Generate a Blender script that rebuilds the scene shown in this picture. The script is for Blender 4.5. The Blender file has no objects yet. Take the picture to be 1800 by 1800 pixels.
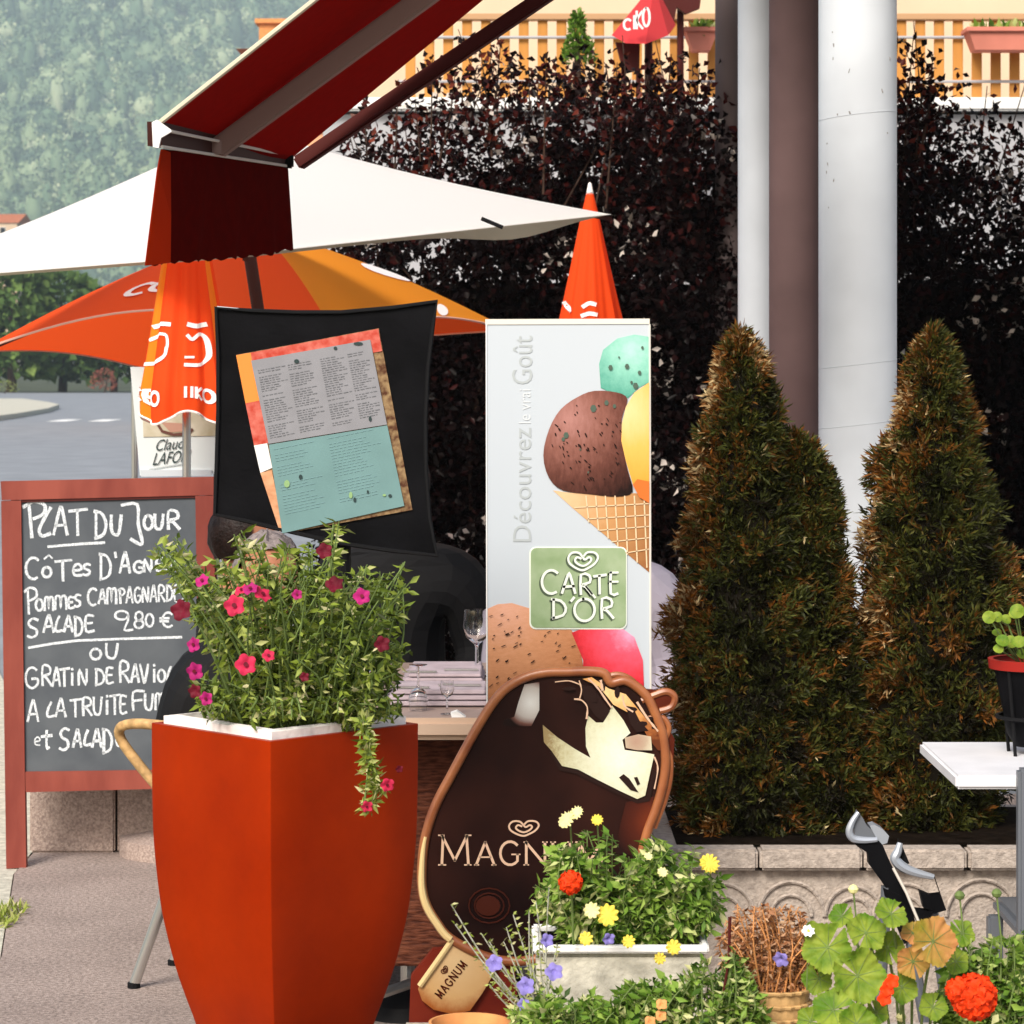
import bpy, bmesh, math, random
import numpy as np
from mathutils import Vector, Matrix
from mathutils.geometry import tessellate_polygon
random.seed(7); RNG = np.random.default_rng(7)
sc = bpy.context.scene
R = math.radians

# ---------------------------------------------------------------- camera, sky, sun, exposure
EYE, FPX, HOR = 1.45, 5000.0, 640.0          # eye height, focal length and horizon row in photo pixels
cam_d = bpy.data.cameras.new('camera'); cam = bpy.data.objects.new('camera', cam_d)
sc.collection.objects.link(cam); sc.camera = cam
cam.location = (0, 0, EYE); cam.rotation_euler = (R(90), 0, 0)
cam_d.sensor_width = 36; cam_d.lens = 100
cam_d.shift_y = -(900 - HOR) / 1800
cam_d.clip_end = 4000; cam_d.clip_start = 0.05
cam_d.dof.use_dof = True; cam_d.dof.focus_distance = 5.6; cam_d.dof.aperture_fstop = 20

SUN = Vector((-0.36, -0.82, 0.80)).normalized()
w = bpy.data.worlds.new('World'); sc.world = w; w.use_nodes = True
nt = w.node_tree; bg = nt.nodes['Background']
sky = nt.nodes.new('ShaderNodeTexSky'); sky.sky_type = 'NISHITA'; sky.sun_disc = False
sky.sun_elevation = math.asin(SUN.z); sky.sun_rotation = math.atan2(SUN.x, SUN.y)
sky.dust_density = 4.0; sky.air_density = 1.2; sky.ozone_density = 0.6
nt.links.new(sky.outputs[0], bg.inputs[0]); bg.inputs[1].default_value = 0.145
sd = bpy.data.lights.new('sun', 'SUN'); sd.energy = 2.9; sd.angle = R(22); sd.color = (1, 0.95, 0.88)
so = bpy.data.objects.new('sun', sd); sc.collection.objects.link(so)
so.rotation_euler = SUN.to_track_quat('Z', 'Y').to_euler(); so.location = (-5, -5, 12)
vs = sc.view_settings; vs.view_transform = 'Standard'; vs.look = 'None'; vs.exposure = 0.3; vs.gamma = 1
sc.cycles.max_bounces = 6; sc.cycles.transparent_max_bounces = 16; sc.cycles.volume_bounces = 1; sc.cycles.use_light_tree = False

# ---------------------------------------------------------------- helpers
def P(px, py, Y):
    return Vector(((px - 900) / FPX * Y, Y, EYE - (py - HOR) / FPX * Y))
def S(npx, Y): return npx / FPX * Y

def mat(name, col, rough=0.6, var=0.0, scale=20, bump=0.0, bscale=60, spec=0.14, metal=0.0, col2=None, trans=0.0, tint=False, ramp=None, tlu=0.0, stretch=None, coat=0.0):
    m = bpy.data.materials.new(name); m.use_nodes = True
    n = m.node_tree.nodes; l = m.node_tree.links
    b = n['Principled BSDF']; b.inputs['Roughness'].default_value = rough
    b.inputs['Specular IOR Level'].default_value = spec; b.inputs['Metallic'].default_value = metal
    b.inputs['Transmission Weight'].default_value = trans; b.inputs['Coat Weight'].default_value = coat
    tc = n.new('ShaderNodeTexCoord'); vec = tc.outputs['Object']
    if stretch:
        mp = n.new('ShaderNodeMapping'); mp.inputs['Scale'].default_value = stretch
        l.new(vec, mp.inputs[0]); vec = mp.outputs[0]
    out = None
    if tint:
        at = n.new('ShaderNodeAttribute'); at.attribute_name = 'tint'
        cr = n.new('ShaderNodeValToRGB'); l.new(at.outputs['Fac'], cr.inputs[0])
        el = cr.color_ramp.elements
        while len(el) > 1: el.remove(el[-1])
        el[0].position = ramp[0][0]; el[0].color = (*ramp[0][1], 1)
        for p, c in ramp[1:]:
            e = el.new(p); e.color = (*c, 1)
        out = cr.outputs[0]
    elif var > 0 or col2:
        nz = n.new('ShaderNodeTexNoise'); nz.inputs['Scale'].default_value = scale; nz.inputs['Detail'].default_value = 6
        l.new(vec, nz.inputs['Vector'])
        cr = n.new('ShaderNodeValToRGB'); l.new(nz.outputs[0], cr.inputs[0])
        c2 = col2 or tuple(min(1, c * (1 + var)) for c in col)
        c1 = col if col2 else tuple(c * (1 - var) for c in col)
        cr.color_ramp.elements[0].position = 0.35; cr.color_ramp.elements[1].position = 0.65
        cr.color_ramp.elements[0].color = (*c1, 1); cr.color_ramp.elements[1].color = (*c2, 1)
        out = cr.outputs[0]
    if out: l.new(out, b.inputs['Base Color'])
    else: b.inputs['Base Color'].default_value = (*col, 1)
    if bump > 0:
        bn = n.new('ShaderNodeTexNoise'); bn.inputs['Scale'].default_value = bscale; bn.inputs['Detail'].default_value = 5
        l.new(vec, bn.inputs['Vector'])
        bp = n.new('ShaderNodeBump'); bp.inputs['Strength'].default_value = bump; bp.inputs['Distance'].default_value = 0.01
        l.new(bn.outputs[0], bp.inputs['Height']); l.new(bp.outputs[0], b.inputs['Normal'])
    if tlu > 0:
        tr = n.new('ShaderNodeBsdfTranslucent'); mx = n.new('ShaderNodeMixShader'); mx.inputs[0].default_value = tlu
        if out: l.new(out, tr.inputs[0])
        else: tr.inputs[0].default_value = (*col, 1)
        l.new(b.outputs[0], mx.inputs[1]); l.new(tr.outputs[0], mx.inputs[2])
        l.new(mx.outputs[0], n['Material Output'].inputs[0])
    return m

ORG = {}
def tag(o, label=None, cat=None, group=None, kind=None):
    if label: o['label'] = label
    if cat: o['category'] = cat
    if group: o['group'] = group
    if kind: o['kind'] = kind
    return o
def thing(name, loc, label, cat, group=None):
    o = bpy.data.objects.new(name, None); sc.collection.objects.link(o)
    o.location = loc; o.empty_display_size = 0.1; ORG[o.name] = Vector(loc)
    return tag(o, label, cat, group)
def link(name, me, m, parent=None):
    if m is not None: me.materials.append(m)
    o = bpy.data.objects.new(name, me); sc.collection.objects.link(o)
    if parent is not None:
        o.parent = parent; ORG[o.name] = ORG[parent.name]
    else: ORG[o.name] = Vector((0, 0, 0))
    return o
class MB:
    def __init__(s): s.v = []; s.f = []
    def add(s, vs_, fs):
        k = len(s.v); s.v += [tuple(v) for v in vs_]; s.f += [tuple(i + k for i in f) for f in fs]; return s
    def box(s, c, d, rot=None, bev=0.0):
        c = Vector(c); hx, hy, hz = d[0] / 2, d[1] / 2, d[2] / 2
        if bev <= 0:
            vv = [Vector((x * hx, y * hy, z * hz)) for x in (-1, 1) for y in (-1, 1) for z in (-1, 1)]
            ff = [(0, 1, 3, 2), (4, 6, 7, 5), (0, 4, 5, 1), (2, 3, 7, 6), (0, 2, 6, 4), (1, 5, 7, 3)]
        else:
            bm = bmesh.new(); bmesh.ops.create_cube(bm, size=1)
            for v in bm.verts: v.co = Vector((v.co.x * d[0], v.co.y * d[1], v.co.z * d[2]))
            bmesh.ops.bevel(bm, geom=bm.edges[:], offset=bev, segments=2, affect='EDGES')
            bm.verts.index_update(); vv = [v.co.copy() for v in bm.verts]; ff = [tuple(v.index for v in f.verts) for f in bm.faces]; bm.free()
        if rot is not None: vv = [rot @ v for v in vv]
        return s.add([c + v for v in vv], ff)
    def tube(s, pts, r, n=8, cap=True, closed=False):
        pts = [Vector(p) for p in pts]; m = len(pts)
        rs = r if isinstance(r, (list, tuple)) else [r] * m
        k = len(s.v); up = None
        for i, p in enumerate(pts):
            if closed: t = pts[(i + 1) % m] - pts[i - 1]
            else: t = pts[min(i + 1, m - 1)] - pts[max(i - 1, 0)]
            if t.length < 1e-9: t = Vector((0, 0, 1))
            t.normalize()
            if up is None:
                up = Vector((0, 0, 1)) if abs(t.z) < 0.9 else Vector((0, 1, 0))
            a = up - t * up.dot(t); a.normalize(); up = a; b = t.cross(a)
            for j in range(n):
                th = 2 * math.pi * j / n
                s.v.append(tuple(p + a * math.cos(th) * rs[i] + b * math.sin(th) * rs[i]))
        for i in range(m if closed else m - 1):
            i2 = (i + 1) % m
            for j in range(n):
                s.f.append((k + i * n + j, k + i * n + (j + 1) % n, k + i2 * n + (j + 1) % n, k + i2 * n + j))
        if cap and not closed:
            s.f.append(tuple(k + j for j in range(n))[::-1]); s.f.append(tuple(k + (m - 1) * n + j for j in range(n)))
        return s
    def lathe(s, c, prof, n=24, sx=1, sy=1):
        c = Vector(c); k = len(s.v)
        for (r, z) in prof:
            for j in range(n):
                a = 2 * math.pi * j / n
                s.v.append((c.x + r * math.cos(a) * sx, c.y + r * math.sin(a) * sy, c.z + z))
        for i in range(len(prof) - 1):
            for j in range(n):
                s.f.append((k + i * n + j, k + i * n + (j + 1) % n, k + (i + 1) * n + (j + 1) % n, k + (i + 1) * n + j))
        return s
    def slab(s, pts3, dvec):
        """closed polygon outline (3D points, planar) extruded by dvec"""
        pts3 = [Vector(p) for p in pts3]; n = len(pts3); k = len(s.v); dvec = Vector(dvec)
        s.v += [tuple(p) for p in pts3] + [tuple(p + dvec) for p in pts3]
        for t in tessellate_polygon([pts3]):
            s.f.append(tuple(k + i for i in t)); s.f.append(tuple(k + n + i for i in t[::-1]))
        for i in range(n):
            s.f.append((k + i, k + (i + 1) % n, k + n + (i + 1) % n, k + n + i))
        return s
    def build(s, name, m, parent=None, smooth=False):
        o0 = ORG[parent.name] if parent is not None else Vector((0, 0, 0))
        me = bpy.data.meshes.new(name)
        me.from_pydata([(v[0] - o0.x, v[1] - o0.y, v[2] - o0.z) for v in s.v], [], s.f); me.update()
        bm = bmesh.new(); bm.from_mesh(me); bmesh.ops.recalc_face_normals(bm, faces=bm.faces[:]); bm.to_mesh(me); bm.free()
        if smooth:
            me.polygons.foreach_set('use_smooth', [True] * len(me.polygons))
            try: me.set_sharp_from_angle(angle=R(40))
            except Exception: pass
        return link(name, me, m, parent)

def npmesh(name, V, F, m, parent=None, tint=None, smooth=False):
    """V (n,3), F (k,3 or 4) numpy arrays; tint per vertex"""
    o0 = ORG[parent.name] if parent is not None else Vector((0, 0, 0))
    V = np.asarray(V, dtype=np.float32) - np.array(o0, dtype=np.float32)
    me = bpy.data.meshes.new(name); k = F.shape[1]
    me.vertices.add(len(V)); me.vertices.foreach_set('co', V.ravel())
    me.loops.add(F.size); me.loops.foreach_set('vertex_index', F.astype(np.int32).ravel())
    me.polygons.add(len(F)); me.polygons.foreach_set('loop_start', np.arange(0, F.size, k, dtype=np.int32))
    if smooth: me.polygons.foreach_set('use_smooth', np.ones(len(F), dtype=bool))
    me.update(calc_edges=True)
    if tint is not None:
        a = me.attributes.new('tint', 'FLOAT', 'POINT'); a.data.foreach_set('value', np.asarray(tint, dtype=np.float32))
    return link(name, me, m, parent)

def unit(a): return a / (np.linalg.norm(a, axis=1, keepdims=True) + 1e-9)
def leaves(base, d, nrm, L, W, fold=0.25, wide=0.45):
    """rhombus leaves folded on the spine. returns V,F"""
    n = len(base); d = unit(d); s_ = unit(np.cross(d, nrm)); nn = unit(np.cross(s_, d))
    L = np.broadcast_to(np.asarray(L, float), (n,))[:, None]; W = np.broadcast_to(np.asarray(W, float), (n,))[:, None]
    b = base; t = base + d * L
    mid = base + d * L * wide - nn * 0.0
    l = mid + s_ * W / 2 + nn * W * fold; r = mid - s_ * W / 2 + nn * W * fold
    V = np.stack([b, l, t, r], 1).reshape(-1, 3)
    i = np.arange(n)[:, None] * 4
    F = np.concatenate([i + np.array([[0, 1, 2]]), i + np.array([[0, 2, 3]])], 0)
    return V, F
def rdir(n, up=0.0):
    v = RNG.normal(size=(n, 3)); v[:, 2] += up; return unit(v)
def leafobj(name, base, d, L, W, m, parent, tint, fold=0.25, wide=0.45):
    V, F = leaves(base, d, rdir(len(base)), L, W, fold, wide)
    return npmesh(name, V, F, m, parent, np.repeat(tint, 4))

def smooth_path(pts, k=6, closed=False):
    pts = [Vector(p) for p in pts]; n = len(pts); out = []
    rng = range(n if closed else n - 1)
    for i in rng:
        if closed: p0, p1, p2, p3 = pts[i - 1], pts[i], pts[(i + 1) % n], pts[(i + 2) % n]
        else: p0, p1, p2, p3 = pts[max(i - 1, 0)], pts[i], pts[i + 1], pts[min(i + 2, n - 1)]
        for j in range(k):
            t = j / k
            out.append(0.5 * ((2 * p1) + (p2 - p0) * t + (2 * p0 - 5 * p1 + 4 * p2 - p3) * t * t + (3 * p1 - p0 - 3 * p2 + p3) * t ** 3))
    if not closed: out.append(pts[-1].copy())
    return out

# ---- stroke lettering (each letter = polylines in a unit box, y down)
def arc(cx, cy, rx, ry, a0, a1, n=10):
    return [(cx + rx * math.cos(R(a0 + (a1 - a0) * i / n)), cy + ry * math.sin(R(a0 + (a1 - a0) * i / n))) for i in range(n + 1)]
GL = {
 'A': [[(0, 1), (.45, 0), (.62, .02), (1, 1)], [(.12, .66), (.9, .62)]],
 'B': [[(.1, 0), (.1, 1)], [(.1, 0), (.7, .08), (.75, .35), (.1, .48), (.85, .6), (.9, .85), (.1, 1)]],
 'C': [arc(.55, .5, .5, .5, -50, -300, 12)],
 'D': [[(.12, 0), (.12, 1)], [(0, 0), (.6, .08), (.95, .45), (.75, .85), (.05, 1)]],
 'E': [[(.95, .02), (.1, .04), (.1, 1), (1, .97)], [(.1, .5), (.8, .47)]],
 'e': [[(.05, .55), (.95, .45), (.8, .08), (.4, .02), (.05, .4), (.2, .92), (.95, .95)]],
 'F': [[(1, 0), (.1, .06), (.12, 1)], [(.12, .5), (.8, .45)]],
 'G': [arc(.55, .5, .5, .5, -50, -330, 12) + [(.95, .55), (.55, .55)]],
 'I': [[(.5, 0), (.5, 1)]], 'i': [[(.5, .3), (.5, 1)], [(.45, .02), (.55, .08)]],
 'J': [[(0, .02), (.75, 0), (.8, .5), (1, .95), (.85, 1), (.45, .88)]],
 'K': [[(.1, 0), (.1, 1)], [(.9, 0), (.15, .52), (.95, 1)]],
 'L': [[(.6, 0), (.25, .4), (.1, .85), (.3, 1), (1, .92)]],
 'l': [[(.1, 0), (.1, 1), (.9, 1)]],
 'M': [[(.05, 1), (.1, .05), (.5, .75), (.88, 0), (1, 1)]],
 'm': [[(.05, 1), (.1, .05), (.45, .1), (.48, .9), (.55, .1), (.9, .05), (.95, 1)]],
 'N': [[(.05, 1), (.1, 0), (.85, 1), (.95, 0)]],
 'O': [arc(.5, .5, .48, .5, -100, 265, 14)],
 'P': [[(.25, .05), (.35, 1)], [(0, .15), (.4, 0), (.9, .08), (.95, .35), (.3, .52)]],
 'R': [[(.1, 1), (.1, 0), (.8, .03), (.85, .38), (.15, .52), (.5, .62), (1, 1)]],
 'S': [[(.95, .08), (.5, .0), (.1, .2), (.25, .42), (.8, .58), (.85, .85), (.4, 1), (0, .92)]],
 'T': [[(0, .08), (1, 0)], [(.45, .05), (.48, 1)]], 't': [[(.5, 0), (.5, 1), (.75, 1)], [(0, .35), (1, .28)]],
 'U': [[(.05, 0), (.05, .7), (.3, 1), (.75, .92), (.95, 0)]],
 'V': [[(0, 0), (.45, 1), (.6, .95), (.95, 0)]],
 '8': [arc(.5, .27, .38, .27, 90, 450, 12) + arc(.5, .76, .46, .24, -90, 270, 12)],
 '0': [arc(.5, .5, .42, .5, -90, 270, 14)],
 '9': [arc(.4, .22, .36, .22, 0, 360, 10) + [(.75, .5), (.55, .98), (1, .95)]],
 '$': [arc(.65, .5, .45, .5, -50, -310, 12), [(0, .4), (.7, .38)], [(0, .6), (.65, .6)]],
}
def ribbon(mb, pts2, wdt, fn, jit=0.0):
    """flat ribbon along 2D pts mapped to 3D with fn(x,y)"""
    n = len(pts2); k = len(mb.v)
    for i, p in enumerate(pts2):
        a = pts2[max(i - 1, 0)]; b = pts2[min(i + 1, n - 1)]
        t = Vector((b[0] - a[0], b[1] - a[1]))
        if t.length < 1e-9: t = Vector((1, 0))
        t.normalize(); h = wdt / 2 * (1 + random.uniform(-jit, jit))
        if i == 0 or i == n - 1:
            sgn = -1 if i == 0 else 1; p = (p[0] + sgn * t.x * h * .6, p[1] + sgn * t.y * h * .6)
        mb.v.append(tuple(fn(p[0] - t.y * h, p[1] + t.x * h))); mb.v.append(tuple(fn(p[0] + t.y * h, p[1] - t.x * h)))
    for i in range(n - 1): mb.f.append((k + 2 * i, k + 2 * i + 1, k + 2 * i + 3, k + 2 * i + 2))
def letter(mb, ch, x0, x1, y0, y1, wdt, fn, slant=0.0, jit=0.12, sm=3):
    for st in GL[ch]:
        pp = [(x0 + (x1 - x0) * x + slant * (1 - y) * (y1 - y0), y0 + (y1 - y0) * y) for x, y in st]
        if len(pp) > 2 and sm > 1: pp = [(v.x, v.y) for v in smooth_path([(a, b, 0) for a, b in pp], sm)]
        ribbon(mb, pp, wdt, fn, jit)
HEART = [[(.03, -.45), (.3, -.85), (.8, -.8), (1, -.3), (.75, .35), (.25, .85), (-.05, 1), (-.45, .8), (-.9, .3), (-1, -.3), (-.75, -.8), (-.3, -.8), (-.05, -.4), (.12, -.1), (.4, -.35), (.55, -.1), (.35, .3), (0, .55), (-.35, .35), (-.55, 0), (-.4, -.35), (-.15, -.2)]]
def heart(mb, cx, cy, rx, ry, wdt, fn, rot=0.0):
    for st in HEART:
        pp = [(cx + rx * x * math.cos(rot) - ry * y * math.sin(rot), cy + rx * x * math.sin(rot) + ry * y * math.cos(rot)) for x, y in st]
        pp = [(v.x, v.y) for v in smooth_path([(a, b, 0) for a, b in pp], 4)]
        ribbon(mb, pp, wdt, fn)
def text_mesh(mb, s_, x0, x1, y0, y1, fn, rot90=False):
    """builtin typeface fitted in a pixel box, mapped with fn"""
    cu = bpy.data.curves.new('t', 'FONT'); cu.body = s_; cu.resolution_u = 3
    ob = bpy.data.objects.new('t', cu); sc.collection.objects.link(ob)
    dg = bpy.context.evaluated_depsgraph_get(); me = ob.evaluated_get(dg).to_mesh()
    co = [v.co.copy() for v in me.vertices]; fs = [tuple(p.vertices) for p in me.polygons]
    ax, bx = min(c.x for c in co), max(c.x for c in co); ay, by = min(c.y for c in co), max(c.y for c in co)
    out = []
    for c in co:
        u = (c.x - ax) / (bx - ax); v = (c.y - ay) / (by - ay)
        if rot90: out.append(fn(x1 - (x1 - x0) * v, y1 - (y1 - y0) * u))
        else: out.append(fn(x0 + (x1 - x0) * u, y1 - (y1 - y0) * v))
    mb.add(out, fs)
    sc.collection.objects.unlink(ob); bpy.data.objects.remove(ob); bpy.data.curves.remove(cu)

# ---------------------------------------------------------------- materials
M = {}
M['pave'] = mat('pink_asphalt', (.24, .19, .168), .9, bump=.5, bscale=220, col2=(.46, .375, .335), scale=95)
def stain(m, scale, lo, hi=1.0):
    """large soft dirt patches multiplied into the base colour"""
    n = m.node_tree.nodes; l = m.node_tree.links; b = n['Principled BSDF']; src = b.inputs['Base Color'].links[0].from_socket
    nz = n.new('ShaderNodeTexNoise'); nz.inputs['Scale'].default_value = scale; nz.inputs['Detail'].default_value = 8; nz.inputs['Roughness'].default_value = .65
    tc = n.new('ShaderNodeTexCoord'); l.new(tc.outputs['Object'], nz.inputs['Vector'])
    mr = n.new('ShaderNodeMapRange'); mr.inputs['From Min'].default_value = .35; mr.inputs['From Max'].default_value = .6; mr.inputs['To Min'].default_value = lo; mr.inputs['To Max'].default_value = hi
    l.new(nz.outputs[0], mr.inputs['Value']); mx = n.new('ShaderNodeMix'); mx.data_type = 'RGBA'; mx.blend_type = 'MULTIPLY'; mx.inputs[0].default_value = 1
    l.new(src, mx.inputs['A']); l.new(mr.outputs[0], mx.inputs['B']); l.new(mx.outputs['Result'], b.inputs['Base Color'])
stain(M['pave'], 2.3, .80)
M['kerb'] = mat('pale_stone', (.5, .48, .4), .9, bump=.4, bscale=90, var=.2, scale=30)
M['conc'] = mat('conglomerate', (.27, .205, .18), .9, bump=.5, bscale=200, col2=(.47, .37, .32), scale=150)
M['road'] = mat('worn_tarmac', (.24, .255, .275), .85, var=.1, scale=1.5, bump=.1)
M['soil'] = mat('dark_soil', (.010, .007, .005), .95, spec=.01, var=.4, scale=30, bump=.6)
M['field'] = mat('rough_ground', (.07, .08, .05), .95, var=.3, scale=.3)
M['whitep'] = mat('white_paint', (.8, .8, .78), .6)
M['column'] = mat('white_column', (.66, .70, .74), .45, var=.05, scale=6, bump=.05, bscale=12)
M['maroon'] = mat('maroon_post', (.115, .072, .070), .6, spec=.06, var=.15, scale=4)
M['orange'] = mat('orange_planter', (.265, .0165, .0003), .42, col2=(.345, .025, .0006), scale=4, bump=.03, bscale=18, spec=.09)
stain(M['orange'], 5, .95); stain(M['orange'], 38, .93)
M['liner'] = mat('white_liner', (.85, .8, .76), .7, bump=.3, bscale=40)
M['redwood'] = mat('red_stained_wood', (.17, .034, .025), .55, col2=(.27, .065, .045), scale=9, bump=.15, bscale=30, stretch=(1, 1, .25))
M['slate'] = mat('chalkboard', (.072, .082, .095), .65, col2=(.10, .112, .125), scale=9, spec=.12)
M['chalk'] = mat('chalk', (.30, .33, .36), .95, col2=(.86, .9, .93), scale=330)
M['black'] = mat('black_leather', (.005, .005, .006), .5, spec=.04, var=.3, scale=12, bump=.1, bscale=80)
M['blackm'] = mat('black_matt', (.010, .010, .011), .6, spec=.06)
M['alu'] = mat('aluminium', (.6, .6, .58), .3, metal=.9)
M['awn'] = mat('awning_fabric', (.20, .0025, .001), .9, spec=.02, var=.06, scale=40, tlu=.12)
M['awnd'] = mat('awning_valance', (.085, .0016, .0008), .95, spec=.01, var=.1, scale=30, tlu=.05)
M['arm'] = mat('awning_arm', (.30, .2, .17), .5)
M['armd'] = mat('awning_arm_red', (.07, .012, .01), .5)
M['wcan'] = mat('white_canopy', (.97, .97, .96), .85, tlu=.5)
M['beige'] = mat('beige_canvas', (.62, .55, .42), .8)
M['ored'] = mat('red_orange_canopy', (.95, .10, .015), .75, tlu=.45)
M['oyel'] = mat('orange_canopy', (.98, .34, .025), .75, tlu=.5)
M['print_w'] = mat('white_print', (.86, .8, .78), .7)
M['polew'] = mat('dark_wood_pole', (.05, .014, .01), .5)
M['ban'] = mat('banner_white', (.51, .56, .605), .45, spec=.3)
M['banedge'] = mat('banner_edge', (.72, .68, .6), .4)
M['greyp'] = mat('grey_print', (.42, .46, .47), .6)
M['greypl'] = mat('light_grey_print', (.62, .66, .68), .6)
M['mint'] = mat('mint_print', (.22, .52, .40), .5, col2=(.34, .66, .52), scale=40, bump=0)
M['mintd'] = mat('choc_chip_print', (.08, .12, .09), .5)
M['choc'] = mat('chocolate_print', (.10, .035, .025), .5, col2=(.30, .13, .10), scale=42, stretch=(1, 1, 2.2))
M['chocd'] = mat('dark_chocolate_print', (.02, .008, .006), .5)
M['mango'] = mat('mango_print', (.75, .36, .05), .5, col2=(.85, .5, .16), scale=18)
M['wafer'] = mat('wafer_print', (.52, .27, .10), .5, col2=(.62, .38, .18), scale=30)
M['waferl'] = mat('wafer_line_print', (.78, .58, .36), .5)
M['tan'] = mat('caramel_print', (.52, .24, .12), .5, col2=(.66, .36, .20), scale=45, stretch=(1, 1, 2))
M['pink'] = mat('pink_print', (.78, .08, .08), .5, col2=(.75, .16, .26), scale=14)
M['sage'] = mat('sage_print', (.24, .34, .17), .5, col2=(.35, .44, .27), scale=18)
M['saged'] = mat('sage_dark_print', (.08, .11, .07), .5)
M['cream'] = mat('cream_print', (.80, .86, .76), .5)
M['mchoc'] = mat('sign_chocolate', (.006, .002, .002), .42, col2=(.030, .009, .006), scale=4, spec=.12)
M['mchoc2'] = mat('sign_brown', (.09, .014, .006), .35, var=.3, scale=10)
M['bronze'] = mat('sign_bronze', (.20, .05, .016), .35, col2=(.42, .15, .05), scale=10, spec=.6)
M['gold'] = mat('sign_gold', (.76, .58, .28), .35)
M['mcream'] = mat('vanilla_print', (.60, .62, .44), .5, col2=(.74, .72, .55), scale=70)
M['mlet'] = mat('sign_letters', (.66, .44, .30), .4)
M['stick'] = mat('sign_stick', (.60, .38, .16), .5, col2=(.70, .46, .24), scale=25, stretch=(1, 1, .4))
M['sheen'] = mat('print_sheen', (.50, .47, .42), .4)
M['paper'] = mat('menu_paper', (.25, .25, .27), .6, var=.05, scale=30)
M['teal'] = mat('menu_teal', (.15, .265, .265), .6, var=.06, scale=14)
M['ink'] = mat('menu_ink', (.165, .17, .185), .6)
M['inkd'] = mat('dark_ink', (.03, .05, .05), .6)
M['redpr'] = mat('red_print', (.45, .05, .03), .5, col2=(.6, .16, .12), scale=60)
M['orpr'] = mat('orange_print', (.75, .25, .05), .5)
M['brpr'] = mat('brown_print', (.08, .03, .015), .5, col2=(.3, .2, .1), scale=90)
M['tabletop'] = mat('table_top', (.34, .25, .21), .35, var=.15, scale=9)
M['tedge'] = mat('table_edge', (.62, .45, .33), .4)
M['wicker'] = mat('brown_wicker', (.05, .012, .006), .6, col2=(.16, .05, .025), scale=120, stretch=(.3, .3, 1.5), bump=.5, bscale=120)
M['rattan'] = mat('rattan_cane', (.48, .30, .13), .45, var=.25, scale=60)
M['napkin'] = mat('lilac_napkin', (.42, .35, .38), .7, var=.1, scale=20)
M['glass'] = mat('clear_glass', (1, 1, 1), .02, trans=1.0)
M['tablew'] = mat('white_table', (.72, .72, .74), .4, var=.05, scale=12)
M['greyc'] = mat('grey_metal', (.16, .175, .2), .35, metal=.3)
M['hl'] = mat('arm_highlight', (.42, .46, .52), .28, metal=.4)  # pale tone painting the highlights on the shiny dark chair arms
M['skin'] = mat('skin', (.36, .15, .085), .5)
M['hairb'] = mat('black_hair', (.012, .006, .005), .45, var=.4, scale=60, bump=.3, bscale=120)
M['hairg'] = mat('grey_hair', (.22, .185, .18), .6, var=.3, scale=80, bump=.4, bscale=120)
M['jacket'] = mat('black_jacket', (.008, .008, .009), .7, bump=.2, bscale=20)
M['lilac'] = mat('lilac_shirt', (.42, .38, .45), .8, bump=.2, bscale=20)
M['terra'] = mat('terracotta', (.62, .28, .10), .8, var=.15, scale=20)
M['terrap'] = mat('pink_terracotta', (.62, .22, .16), .8, var=.1, scale=5)
M['slatw'] = mat('ochre_slats', (.55, .25, .06), .6, var=.15, scale=8, stretch=(1, 1, .2))
M['creamw'] = mat('cream_render', (.66, .50, .35), .85, var=.05, scale=2)
M['whitew'] = mat('white_render', (.42, .42, .44), .85, var=.08, scale=3)
M['rod'] = mat('grey_rod', (.4, .4, .42), .4)
M['roof'] = mat('clay_roof', (.45, .15, .07), .85, var=.2, scale=4)
M['bark'] = mat('bark', (.05, .03, .022), .9, var=.3, scale=30, bump=.5)
M['trough'] = mat('cast_stone', (.34, .29, .25), .9, col2=(.50, .43, .37), scale=70, bump=.5, bscale=150)
M['hedge'] = mat('purple_leaves', (0, 0, 0), .32, tint=True, spec=.05, tlu=.08, ramp=[(0, (.003, .002, .002)), (.5, (.009, .004, .004)), (.72, (.05, .008, .007)), (.93, (.16, .035, .02)), (1, (.55, .49, .44))])  # palest stop paints light gaps and glints among the leaves
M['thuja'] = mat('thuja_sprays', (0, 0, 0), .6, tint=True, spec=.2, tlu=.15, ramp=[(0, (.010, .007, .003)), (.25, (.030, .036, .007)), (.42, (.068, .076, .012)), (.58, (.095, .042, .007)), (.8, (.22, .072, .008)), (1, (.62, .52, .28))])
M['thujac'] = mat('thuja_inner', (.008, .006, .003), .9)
M['pet'] = mat('petunia_leaves', (0, 0, 0), .45, tint=True, spec=.16, tlu=.25, ramp=[(0, (.03, .045, .006)), (.35, (.10, .15, .018)), (.6, (.22, .29, .035)), (.85, (.40, .46, .12)), (1, (.62, .58, .32))])
M['leafg'] = mat('green_leaves', (0, 0, 0), .45, tint=True, spec=.16, tlu=.25, ramp=[(0, (.03, .07, .01)), (.35, (.11, .22, .025)), (.7, (.28, .42, .07)), (1, (.62, .62, .30))])
M['fol'] = mat('far_foliage', (0, 0, 0), .8, tint=True, spec=.1, tlu=.2, ramp=[(0, (.025, .05, .02)), (.5, (.09, .16, .04)), (.8, (.17, .25, .06)), (1, (.30, .34, .13))])
M['woodf'] = mat('hill_foliage', (0, 0, 0), .8, tint=True, spec=.1, tlu=.2, ramp=[(0, (.06, .10, .07)), (.4, (.15, .24, .13)), (.75, (.34, .43, .24)), (1, (.62, .66, .42))])
M['dry'] = mat('dry_sprigs', (0, 0, 0), .8, tint=True, spec=.1, tlu=.1, ramp=[(0, (.10, .035, .012)), (.5, (.30, .13, .06)), (1, (.55, .36, .22))])
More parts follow.
